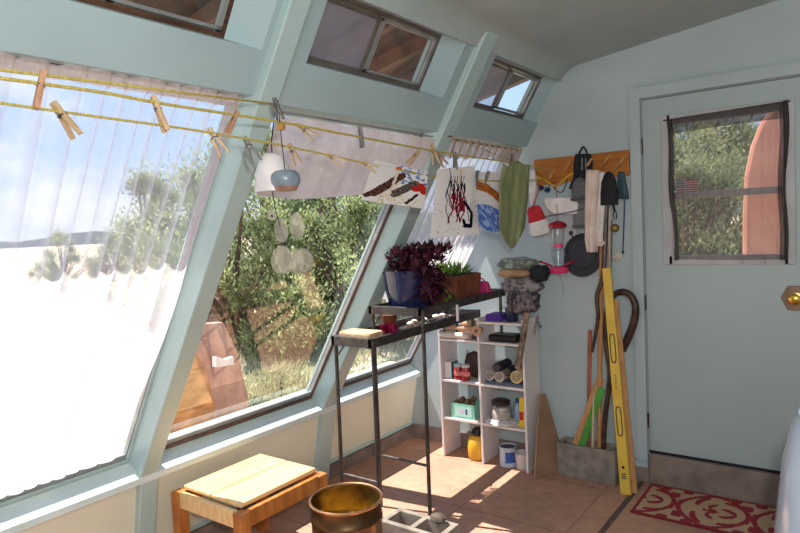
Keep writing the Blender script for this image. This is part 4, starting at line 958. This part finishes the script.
# ================================================================== POTS AND PLANTS
ZS = 1.118
c = V((-2.05, 2.87, ZS)); k = .122
def leafy(mb, c, n, L, w, q, el=(.1, 1.3), droop=.5, col=True, rad=.08, drop=0):
    for i in range(n):
        a = q.uniform(0, 6.283); e = q.uniform(*el); d_ = V((math.cos(a) * math.cos(e), math.sin(a) * math.cos(e), math.sin(e)))
        r = rad * q.random() ** .5; b0 = c + V((r * math.cos(a), r * math.sin(a), q.uniform(-.01, .03)))
        s = q.random(); mb.leaf(b0, d_, L * q.uniform(.6, 1.2), w * q.uniform(.7, 1.2), droop * q.uniform(.4, 1.4), (s, s, s))
    return mb
q = random.Random(8)
t = thing('purple_plant', 'dark purple leafy plant in a blue glazed pot on the tall stand', 'potted plant', c)
POT = obj('pot', MB().lathe([(0, 0), (.112, 0), (.118, .012), (.140, .11), (.149, .19), (.156, .222), (.147, .224), (.138, .205), (.0, .20)], c, 36), blueglz, t, smooth=True)
obj('soil', MB().lathe([(0, .208), (.137, .203)], c, 20), soilm, POT)
purp = MLeaf('purple leaves', [(38, 18, 26), (72, 34, 48), (104, 56, 70), (98, 76, 70)], 9, .2)
mb = leafy(MB(), c + V((0, 0, .215)), 260, .09, .030, q, (.1, 1.5), .25, rad=.115)
for j in range(36):   # upright rosettes
    a = q.uniform(0, 6.28); r = .19 * q.random() ** .6; cc = c + V((r * math.cos(a) + .05, r * math.sin(a), .225 + q.uniform(.02, .10))); leafy(mb, cc, 15, .06, .024, q, (.0, 1.4), .1, rad=.01)
for j in range(70):   # trailing down the right side of the pot
    a = q.uniform(-1.1, .9); cc = c + V((.11 + .08 * q.random(), .10 * a, .22 - .16 * q.random())); leafy(mb, cc, 8, .06, .022, q, (-.6, 1.0), .4, rad=.02)
obj('leaves', mb, purp, t)
mb = MB()
for j in range(14):
    a = q.uniform(0, 6.28); mb.tube([c + V((0, 0, .19)), c + V((.08 * math.cos(a), .08 * math.sin(a), .24)), c + V((.12 * math.cos(a), .12 * math.sin(a), .24 + .05 * q.random()))], .003, 5)
obj('stem', mb, M('purple stem', (70, 30, 40), (50, 20, 30), .6, 10), t)
# airy grass plant left of the blue pot
q = random.Random(15); c2 = V((-2.285, 2.97, .9635))
greenl = MLeaf('fresh green leaves', [(74, 110, 40), (118, 152, 66), (164, 188, 100)], 8, .35)
pale = MLeaf('pale thin leaves', [(150, 156, 120), (180, 184, 150), (206, 206, 178)], 8, .35)
t = thing('spider_plant', 'thin airy pale green plant rising behind the blue pot', 'potted plant', c2)
obj('pot', MB().lathe([(0, 0), (.036, 0), (.046, .08), (.048, .095), (.042, .095), (0, .08)], c2, 24), terra, t, smooth=True)
mb = MB()
for i in range(60):
    a = q.uniform(0, 6.28); e = q.uniform(.75, 1.5); L = q.uniform(.2, .42); d_ = V((math.cos(a) * math.cos(e), math.sin(a) * math.cos(e), math.sin(e)))
    x = d_.cross(V((0, 0, 1))).normalized(); s = q.random(); P = [c2 + V((0, 0, .1)) + d_ * L * f + V((0, 0, -.12 * L * 2 * f ** 3)) + V((math.cos(a), math.sin(a), 0)) * .10 * f * f for f in (0, .35, .7, 1)]
    for u, v_ in zip(P, P[1:]): mb.face([u - x * .0016, u + x * .0016, v_ + x * .001, v_ - x * .001], (s, s, s))
obj('leaves', mb, pale, t)
# brown rectangular planter with green plant
t = thing('clay_planter', 'rectangular brown clay planter with green shoots on the tall stand', 'potted plant', (-1.995, 3.25, ZS))
x0, x1, y0, y1, h = -2.105, -1.885, 3.10, 3.40, .16
mb = MB(); w = .014
mb.hexa([(x0 + .012, y0 + .012, ZS), (x1 - .012, y0 + .012, ZS), (x1 - .012, y1 - .012, ZS), (x0 + .012, y1 - .012, ZS), (x0, y0, ZS + h), (x1, y0, ZS + h), (x1, y1, ZS + h), (x0, y1, ZS + h)])
POT = obj('pot', mb, terra, t, bevel=.006); obj('soil', B((x0 + w, y0 + w, ZS + h - .004), (x1 - w, y1 - w, ZS + h + .003)), soilm, POT)
q = random.Random(21); mb = leafy(MB(), V((-2.01, 3.2, ZS + h)), 85, .10, .014, q, (.3, 1.5), .25, rad=.09); leafy(mb, V((-2.0, 3.32, ZS + h)), 60, .09, .02, q, (.2, 1.4), .3, rad=.08)
for L, a, e in ((.26, 2.3, 1.0), (.24, -.3, 1.05), (.20, .3, .95), (.18, 2.9, .85)):
    d_ = V((math.cos(a) * math.cos(e), math.sin(a) * math.cos(e), math.sin(e))); mb.leaf(V((-2.02, 3.18, ZS + h)), d_, L, .012, .15, (.6, .6, .6))
obj('leaves', mb, greenl, t)
# small trailing green plant at the stand's front edge
t = thing('trailing_plant', 'small green trailing sprig between the purple plant and clay planter', 'potted plant', (-1.93, 3.03, ZS))
obj('pot', MB().lathe([(0, 0), (.032, 0), (.04, .05), (.036, .05), (0, .045)], (-1.935, 3.03, ZS), 18), terra, t, smooth=True)
obj('leaves', leafy(MB(), V((-1.93, 3.03, ZS + .045)), 50, .06, .018, random.Random(4), (-.4, 1.2), .5, rad=.03), greenl, t)
# small blue cup with a green sprig on the shelf unit
cb = V((-1.80, 3.62, .947))
t = thing('blue_pot', 'small blue pot with a green sprig on top of the shelf unit', 'potted plant', cb)
obj('pot', MB().lathe([(0, 0), (.035, 0), (.04, .01), (.042, .08), (.044, .09), (.038, .09), (0, .08)], cb, 22), blueglz, t, smooth=True)
obj('leaves', leafy(MB(), cb + V((0, 0, .085)), 36, .075, .02, random.Random(6), (-.2, 1.1), .4, rad=.03), greenl, t)
# things on the lower stand
q = random.Random(31); ZL = .9635
t = thing('cork_slab', 'pale tan cork slab at the near end of the shorter stand', 'slab', (-2.21, 2.6, ZL))
obj('slab', B((-2.33, 2.56, ZL), (-2.105, 2.685, ZL + .06)), M('cork', (206, 172, 136), (176, 140, 106), .9, 20, bump=.5), t, bevel=.012)
stonecols = [M('pale pebble', (214, 198, 184), (188, 168, 152), .8, 12), M('pink pebble', (204, 160, 140), (180, 134, 116), .8, 12), M('dark pebble', (110, 92, 84), (86, 72, 66), .8, 12)]
for i in range(22):
    x, y = (q.uniform(-2.315, -2.26) if i % 3 == 0 else q.uniform(-2.165, -2.115)), 2.86 + .033 * i; r = q.uniform(.018, .03)
    if (abs(y - 2.97) < .10 and x < -2.2) or y > 3.58: continue
    obj('pebble', MB().ball((x, y, ZL + r * .62), r, 10, (1.15, .9, .62), .12), stonecols[i % 3], smooth=True, label='%s pebble in the tray of the shorter plant stand' % ('pale', 'pink', 'dark')[i % 3], cat='pebble', group='%s pebbles in the shorter stand tray' % ('pale', 'pink', 'dark')[i % 3])
obj('magenta_flower', leafy(MB(), V((-2.14, 2.78, ZL + .02)), 70, .05, .026, q, (0, 1.5), .2, rad=.05), MLeaf('magenta petals', [(120, 10, 50), (180, 30, 80), (210, 90, 130)], 10), label='magenta flower cluster between the two stands', cat='flower')
obj('white_peg', MB().box((-1.861, 3.04, 1.03), (-1.849, 3.055, 1.125)), whitepl, bevel=.002, label='white plastic plant label hanging from the rail of the tall stand', cat='plant label')
# magenta bag and the heap of folded clothes on the far end
t = thing('magenta_bag', 'small magenta patterned bag behind the clay planter', 'bag', (-1.93, 3.47, ZS))
obj('bag', MB().hexa([(-2.0, 3.43, ZS), (-1.86, 3.43, ZS), (-1.86, 3.50, ZS), (-2.0, 3.50, ZS), (-1.985, 3.45, ZS + .10), (-1.875, 3.45, ZS + .10), (-1.875, 3.48, ZS + .10), (-1.985, 3.48, ZS + .10)]), bagm, t, bevel=.02)
obj('handle', MB().tube(smoothpts([V((-1.96, 3.46, ZS + .095)), V((-1.95, 3.455, ZS + .115)), V((-1.91, 3.455, ZS + .115)), V((-1.90, 3.46, ZS + .095))]), .005, 6), bagm, t, smooth=True)
def lump(name, label, cat, c, sz, mat, seed, amp=.2, n=26, f=5.):
    qq = random.Random(seed); ph = [qq.uniform(0, 6) for _ in range(9)]; mb = MB(); c = V(c); k = n // 2
    for a in range(k + 1):
        for b in range(n):
            t_ = math.pi * a / k; p = 2 * math.pi * b / n; d = V((math.sin(t_) * math.cos(p), math.sin(t_) * math.sin(p), math.cos(t_)))
            e = [math.copysign(abs(x) ** .75, x) for x in d]
            r = 1 + amp * (math.sin(d.x * f + ph[0] + d.z * 3) * math.sin(d.y * f + ph[1]) * .6 + .5 * math.sin(d.z * f * 1.6 + d.x * 4 + ph[2]) * math.sin(d.x * f * 1.3 + ph[3]))
            mb.v.append(c + V((e[0] * sz[0], e[1] * sz[1], e[2] * sz[2])) * r)
    for a in range(k):
        for b in range(n): i = a * n + b; j = a * n + (b + 1) % n; mb.f.append((i, i + n, j + n, j)); mb.c.append(None)
    return obj(name, mb, mat, smooth=True, label=label, cat=cat, group='clothes heaped on the tall stand')
stripe = M('striped grey cloth', (140, 132, 132), (90, 84, 86), .85, 7, (4, 2, 6), lo=.45, hi=.55)
camo = M('green grey print cloth', (150, 160, 150), (96, 104, 92), .85, 20, lo=.42, hi=.58)
lump('folded_shirt', 'striped grey shirt crumpled at the bottom of the clothes heap', 'shirt', (-1.70, 3.58, 1.185), (.125, .085, .055), stripe, 1)
lump('tan_cloth', 'tan folded cloth in the middle of the clothes heap', 'cloth', (-1.74, 3.57, 1.262), (.11, .075, .028), M('tan cloth', (190, 156, 120), (160, 124, 90), .85, 10), 2, .12)
lump('printed_cloth', 'green-grey printed cloth on the very top of the clothes heap', 'cloth', (-1.73, 3.58, 1.318), (.125, .08, .036), camo, 3)
lump('black_glove', 'black glove hanging over the right side of the clothes heap', 'glove', (-1.575, 3.56, 1.262), (.055, .06, .05), black, 4, .12)
lump('striped_scarf', 'dark striped scarf drooping from the right end of the tall stand', 'scarf', (-1.675, 3.53, 1.09), (.10, .06, .07), M('dark striped scarf', (120, 108, 110), (52, 46, 50), .85, 9, (5, 1, 3), lo=.42, hi=.58), 5, .22)
stick('bark_stick', 'pale bark covered stick propped in front of the shelf unit', 'stick', [AY(527, 312, 3.50), AY(522, 345, 3.50), AY(517.5, 368, 3.515)], .020, barkp)
obj('strap_end', MB().bar(AY(538, 315, 3.5), AY(534, 335, 3.51), .016, .004, (0, 1, 0)).bar(AY(536, 318, 3.505), AY(541, 328, 3.505), .016, .004, (0, 1, 0)), stripe, label='two loose grey strap ends hanging below the scarf', cat='strap')

# ================================================================== ON THE SHELF UNIT
kraft = M('kraft paper', (206, 164, 134), (184, 140, 110), .8, 8); cream = M('cream paper', (226, 206, 190), (206, 182, 166), .8, 8)
def roll(label, a, b_, r, mat, hole=True, group='paper rolls on the shelf unit'):
    a, b_ = V(a), V(b_); t = thing('paper_roll', label, 'paper roll', (a + b_) / 2 - V((0, 0, r)), group)
    rl = obj('roll', MB().tube([a, b_], r, 18), mat, t, smooth=True)
    if hole: d = (a - b_).normalized(); obj('core', MB().tube([a + d * .001, a - d * .004], r * .3, 12), darkwood, t)
    return t
zr = .816
roll('brown kraft paper roll lying end on above the left column of shelves', AY(476, 331, 3.545), AY(476, 331, 3.545) + V((-.05, .2, .0)), .034, kraft)
roll('long pinkish paper roll lying behind the kraft roll', (-2.30, 3.64, zr + .03), (-2.06, 3.70, zr + .03), .03, cream)
roll('thin cream paper roll lying at the front of the left column', (-2.31, 3.57, zr + .022), (-2.09, 3.575, zr + .022), .021, cream)
roll('second thin pinkish roll stacked on the cream paper rolls', (-2.30, 3.61, zr + .064), (-2.10, 3.64, zr + .064), .02, kraft, True)
roll('flattened tan paper roll stacked on the kraft roll', (-2.20, 3.68, zr + .085), (-2.02, 3.72, zr + .085), .024, kraft)
obj('black_case', MB().box((-1.955, 3.575, zr), (-1.76, 3.70, zr + .045)), blackpl, bevel=.012, label='flat black case beside the kraft paper roll', cat='case')
obj('purple_box', MB().box((-1.97, 3.58, .947), (-1.86, 3.72, .99)), M('purple card', (92, 50, 160), (76, 40, 136), .6, 8), bevel=.004, label='flat purple box on top of the shelf unit', cat='box')
# second level
zs = .536
t = thing('white_carton', 'white and teal carton at the left of the upper left cubby', 'carton', (-2.27, 3.62, zs))
obj('carton', B((-2.303, 3.585, zs), (-2.252, 3.68, zs + .115)), whitepl, t, bevel=.003); obj('side_label', B((-2.2525, 3.59, zs + .004), (-2.249, 3.675, zs + .11)), M('teal label', (60, 120, 130), (50, 104, 114), .6, 6), t)
for i, (x, lb) in enumerate(((-2.205, 'glass jar of red beads beside the white carton'), (-2.145, 'second glass jar of red beads, nearer the dark bag'))):
    c = V((x, 3.60, zs)); t = thing('red_jar', lb, 'jar', c, 'jars of red beads')
    jr = obj('jar', MB().lathe([(0, 0), (.028, 0), (.030, .01), (.030, .075), (.025, .085)], c, 22), M('red filling', (176, 30, 34), (140, 20, 26), .2, 30, coat=.5), t, smooth=True)
    obj('lid', MB().lathe([(.027, .085), (.028, .087), (.028, .103), (.025, .106), (0, .106)], c, 22), M('pale lid', (190, 190, 186), (170, 170, 168), .4, 8), t, smooth=True)
    obj('label_band', MB().lathe([(.0308, .03), (.0308, .058)], c, 22), M('red label', (200, 60, 56), (220, 190, 180), .5, 30), jr, smooth=True)
lump('dark_bag', 'dark brown crumpled bag behind the red jars', 'bag', (-2.115, 3.69, zs + .093), (.075, .05, .085), M('dark brown bag', (74, 58, 48), (50, 40, 34), .85, 12), 9)
bpy.data.objects['dark_bag']['group'] = 'cloth things on the shelf unit'
wr = M('white rolled cloth', (222, 206, 196), (196, 178, 168), .9, 14)
def clothroll(label, x, z, r, mat, y=3.575, L=.16):
    t = thing('rolled_cloth', label, 'rolled cloth', (x, y, z - r), 'rolled cloths in the upper right cubby')
    rl = obj('roll', MB().tube([(x, y, z), (x, y + L, z)], r, 16), mat, t, smooth=True)
    mb = MB(); P = [V((x + r * .85 * (1 - i / 40) * math.cos(i * .5), y - .002, z + r * .85 * (1 - i / 40) * math.sin(i * .5))) for i in range(36)]
    obj('spiral_edge', mb.tube(P, .0025, 5), M('cloth edge', (120, 100, 92), (90, 74, 68), .9, 10), t)
nav = M('navy cloth', (38, 42, 64), (26, 30, 46), .85, 14)
clothroll('white rolled cloth at the left of the upper right cubby', -1.955, zs + .052, .03, wr); clothroll('white rolled cloth in the middle of the upper right cubby', -1.885, zs + .052, .033, wr)
clothroll('cream rolled cloth with yellow swirl at the right of its cubby', -1.765, zs + .062, .04, M('cream swirl cloth', (226, 206, 160), (200, 170, 110), .9, 20))
clothroll('navy rolled cloth on top of the white rolls', -1.90, zs + .112, .03, nav); clothroll('black rolled cloth between the white and cream rolls', -1.826, zs + .09, .026, black)
obj('folded_jeans', B((-1.99, 3.57, zs + .001), (-1.72, 3.74, zs + .02)), M('grey blue denim', (104, 108, 122), (84, 88, 104), .9, 20), bevel=.008, label='flat folded grey-blue cloth under the rolled cloths', cat='cloth')
# third level
zs = .276
t = thing('mint_box', 'mint green patterned box of brown cones on the left shelf', 'box', (-2.17, 3.62, zs))
bx = (-2.255, -2.075, 3.57, 3.69)
mb = MB(); mb.box((bx[0], bx[2], zs), (bx[1], bx[2] + .004, zs + .10)); mb.box((bx[0], bx[3] - .004, zs), (bx[1], bx[3], zs + .10)); mb.box((bx[0], bx[2] + .004, zs), (bx[0] + .004, bx[3] - .004, zs + .10)); mb.box((bx[1] - .004, bx[2] + .004, zs), (bx[1], bx[3] - .004, zs + .10)); mb.box((bx[0] + .004, bx[2] + .004, zs), (bx[1] - .004, bx[3] - .004, zs + .004))
CT = obj('carton', mb, M('mint card', (142, 206, 184), (126, 192, 170), .55, 6), t)
def pat(u, v):
    if .62 < u < .74 and .25 < v < .8: return lin((84, 60, 130))
    if math.hypot((u - .38) * 1.6, v - .5) < .3: return lin((196, 214, 222)) if math.sin(u * 60) * math.sin(v * 40) < .3 else lin((206, 120, 170))
    return lin((176, 220, 206))
obj('label_panel', MB().sheet(lambda u, v: (bx[0] + .03 + .13 * u, bx[2] - .0015, zs + .085 - .07 * v), 40, 24, pat), PAINT, CT)
q = random.Random(44)
for i in range(7):
    obj('pine_cone', MB().lathe([(0, 0), (.016, .006), (.021, .018), (.015, .034), (0, .044)], (bx[0] + .028 + .021 * i, 3.60 + .05 * (i % 2), zs + .075 + .012 * (i % 3)), 12), M('cone brown', (120, 92, 60), (84, 62, 42), .9, 50, bump=1), smooth=True, label='brown pine cone heaped in the mint green box', cat='pine cone', group='pine cones in the mint box')
c = V((-1.905, 3.625, zs + .012))
t = thing('big_jar', 'large jar of white shells with a dark lid on the right shelf', 'jar', c)
obj('jar', MB().lathe([(0, 0), (.062, 0), (.068, .012), (.068, .085), (.058, .105), (.05, .112)], c, 28), jarglass, t, smooth=True)
obj('shells', MB().lathe([(0, .004), (.058, .004), (.064, .014), (.064, .078), (.05, .098), (0, .1)], c, 24), M('white shells', (222, 206, 198), (150, 130, 124), .7, 45, bump=1), t, smooth=True)
obj('lid', MB().lathe([(.052, .110), (.060, .112), (.060, .132), (.054, .137), (0, .137)], c, 28), M('dark brown lid', (50, 38, 34), (38, 28, 26), .35, 8), t, smooth=True)
lump('lace_cloth', 'crumpled white lace cloth under the large jar', 'cloth', (-1.885, 3.60, zs + .010), (.115, .07, .018), whitecl, 12, .25, 30, 9)
bpy.data.objects['lace_cloth']['group'] = 'cloth things on the shelf unit'
t = thing('yellow_packet', 'yellow packet standing at the right of the jar shelf', 'packet', (-1.735, 3.60, zs))
obj('packet', MB().hexa([(-1.762, 3.58, zs), (-1.708, 3.58, zs), (-1.708, 3.62, zs), (-1.762, 3.62, zs), (-1.76, 3.597, zs + .19), (-1.71, 3.597, zs + .19), (-1.71, 3.603, zs + .19), (-1.76, 3.603, zs + .19)]), M('yellow plastic', (226, 190, 40), (206, 166, 30), .35, 6), t, bevel=.006)
obj('red_patch', B((-1.752, 3.5775, zs + .05), (-1.728, 3.5815, zs + .10)), redcl, t)
t = thing('spray_bottle', 'small blue and clear bottle between the jar and the yellow packet', 'bottle', (-1.80, 3.63, zs))
obj('bottle', MB().lathe([(0, 0), (.024, 0), (.026, .01), (.026, .10), (.012, .125), (.012, .135)], (-1.802, 3.66, zs), 18), M('blue tinted plastic', (120, 150, 186), (150, 172, 196), .25, 9), t, smooth=True)
obj('cap', MB().lathe([(.014, .135), (.014, .16), (0, .162)], (-1.802, 3.66, zs), 14), M('blue cap', (40, 80, 160), (34, 66, 136), .3, 8), t, smooth=True)
# floor level
c = V((-2.097, 3.62, 0))
t = thing('yellow_jug', 'yellow plastic jug with black top on the floor of the shelf unit', 'jug', c)
obj('body', MB().lathe([(0, 0), (.05, 0), (.058, .012), (.062, .08), (.058, .13), (.045, .155), (.03, .165)], c, 24), M('mustard plastic', (216, 168, 50), (190, 140, 36), .4, 6), t, smooth=True)
obj('cap', MB().lathe([(.032, .163), (.036, .168), (.034, .20), (.02, .215), (0, .216)], c + V((.01, 0, 0)), 18), blackpl, t, smooth=True)
obj('spout', MB().tube([c + V((-.02, -.02, .17)), c + V((-.04, -.04, .185))], [.014, .01], 10), steel, t)
c = V((-1.865, 3.62, 0))
t = thing('paint_can', 'white paint can with a blue label on the floor under the jar shelf', 'paint can', c)
CN = obj('can', MB().lathe([(0, 0), (.056, 0), (.058, .004), (.056, .008), (.056, .118), (.059, .122), (.059, .128), (.052, .128), (.05, .115), (0, .113)], c, 30), enamel, t, smooth=True)
mb = MB()
for i in range(8):
    a = [R_(-80 + 75 * j / 8) for j in (i, i + 1)]; P = [c + V((.0565 * math.cos(x), .0565 * math.sin(x), 0)) for x in a]; mb.face([P[0] + V((0, 0, .03)), P[1] + V((0, 0, .03)), P[1] + V((0, 0, .10)), P[0] + V((0, 0, .10))])
obj('label_band', mb, M('blue label', (40, 70, 140), (60, 96, 170), .5, 30), CN)
obj('lid', MB().lathe([(0, .116), (.046, .116), (.05, .12)], c, 24), M('dark paint lid', (70, 68, 70), (50, 48, 50), .5, 10), t, smooth=True)
obj('clear_tub', MB().lathe([(0, 0), (.042, 0), (.05, .10), (.053, .103), (.047, .103), (.040, .006), (0, .006)], (-1.762, 3.62, 0), 26), M('frosted tub', (196, 192, 190), (180, 176, 176), .3, 8), smooth=True, label='plain frosted plastic tub beside the paint can', cat='tub')

# ================================================================== LIGHT
sun = bpy.data.lights.new('sun', 'SUN'); sun.energy = 13.5; sun.angle = R_(.55); sun.color = (1, .96, .90)
so = bpy.data.objects.new('sun', sun); COL.objects.link(so)
so.rotation_euler = V((.45, .12, -1)).to_track_quat('-Z', 'Y').to_euler()
# the camera's own flash
fl = bpy.data.lights.new('flash', 'POINT'); fl.energy = 95; fl.shadow_soft_size = .02; fl.color = (1, .98, .95)
fo = bpy.data.objects.new('flash', fl); COL.objects.link(fo); fo.location = EYE + RT * .07 + UP * .13
# unseen fill lamp added behind the camera to brighten the room
ar = bpy.data.lights.new('fill_light', 'AREA'); ar.shape = 'RECTANGLE'; ar.size = 1.8; ar.size_y = 1.4; ar.energy = 52; ar.color = (.95, .98, 1)
ao = bpy.data.objects.new('fill_light', ar); COL.objects.link(ao); ao.location = (.6, -1.3, 2.2); ao.rotation_euler = (V((-1.6, 2.6, 1.7)) - V((.6, -1.3, 2.2))).to_track_quat('-Z', 'Y').to_euler()
w = bpy.data.worlds.new('sky'); SC.world = w; w.use_nodes = True; nt = w.node_tree; nt.nodes.clear()
out = nd(nt, 'ShaderNodeOutputWorld'); bg = nd(nt, 'ShaderNodeBackground'); tc = nd(nt, 'ShaderNodeTexCoord'); sp = nd(nt, 'ShaderNodeSeparateXYZ')
nt.links.new(tc.outputs['Generated'], sp.inputs[0])
g = ramp(nt, sp.outputs['Z'], [(0, (.80, .86, .95, 1)), (.10, (.50, .69, 1.0, 1)), (.45, (.32, .54, .95, 1)), (1, (.2, .38, .8, 1))])
cn = nd(nt, 'ShaderNodeTexNoise'); cn.inputs['Scale'].default_value = 3.2; cn.inputs['Detail'].default_value = 7
mp = nd(nt, 'ShaderNodeMapping'); mp.inputs['Scale'].default_value = (1, 1, 3); nt.links.new(tc.outputs['Generated'], mp.inputs[0]); nt.links.new(mp.outputs[0], cn.inputs[0])
cr = ramp(nt, cn.outputs['Fac'], [(.55, (0, 0, 0, 1)), (.72, (1, 1, 1, 1))])
mx = nd(nt, 'ShaderNodeMix', data_type='RGBA'); nt.links.new(cr.outputs[0], mx.inputs[0]); nt.links.new(g.outputs[0], mx.inputs[6]); mx.inputs[7].default_value = (1.05, 1.05, 1.08, 1)
nt.links.new(mx.outputs[2], bg.inputs[0]); bg.inputs[1].default_value = 1.45; nt.links.new(bg.outputs[0], out.inputs[0])
SC.view_settings.view_transform = 'Standard'; SC.view_settings.look = 'None'; SC.view_settings.exposure = 0
SC.cycles.use_denoising = True; SC.cycles.max_bounces = 10; SC.cycles.transparent_max_bounces = 24; SC.cycles.sample_clamp_indirect = 8
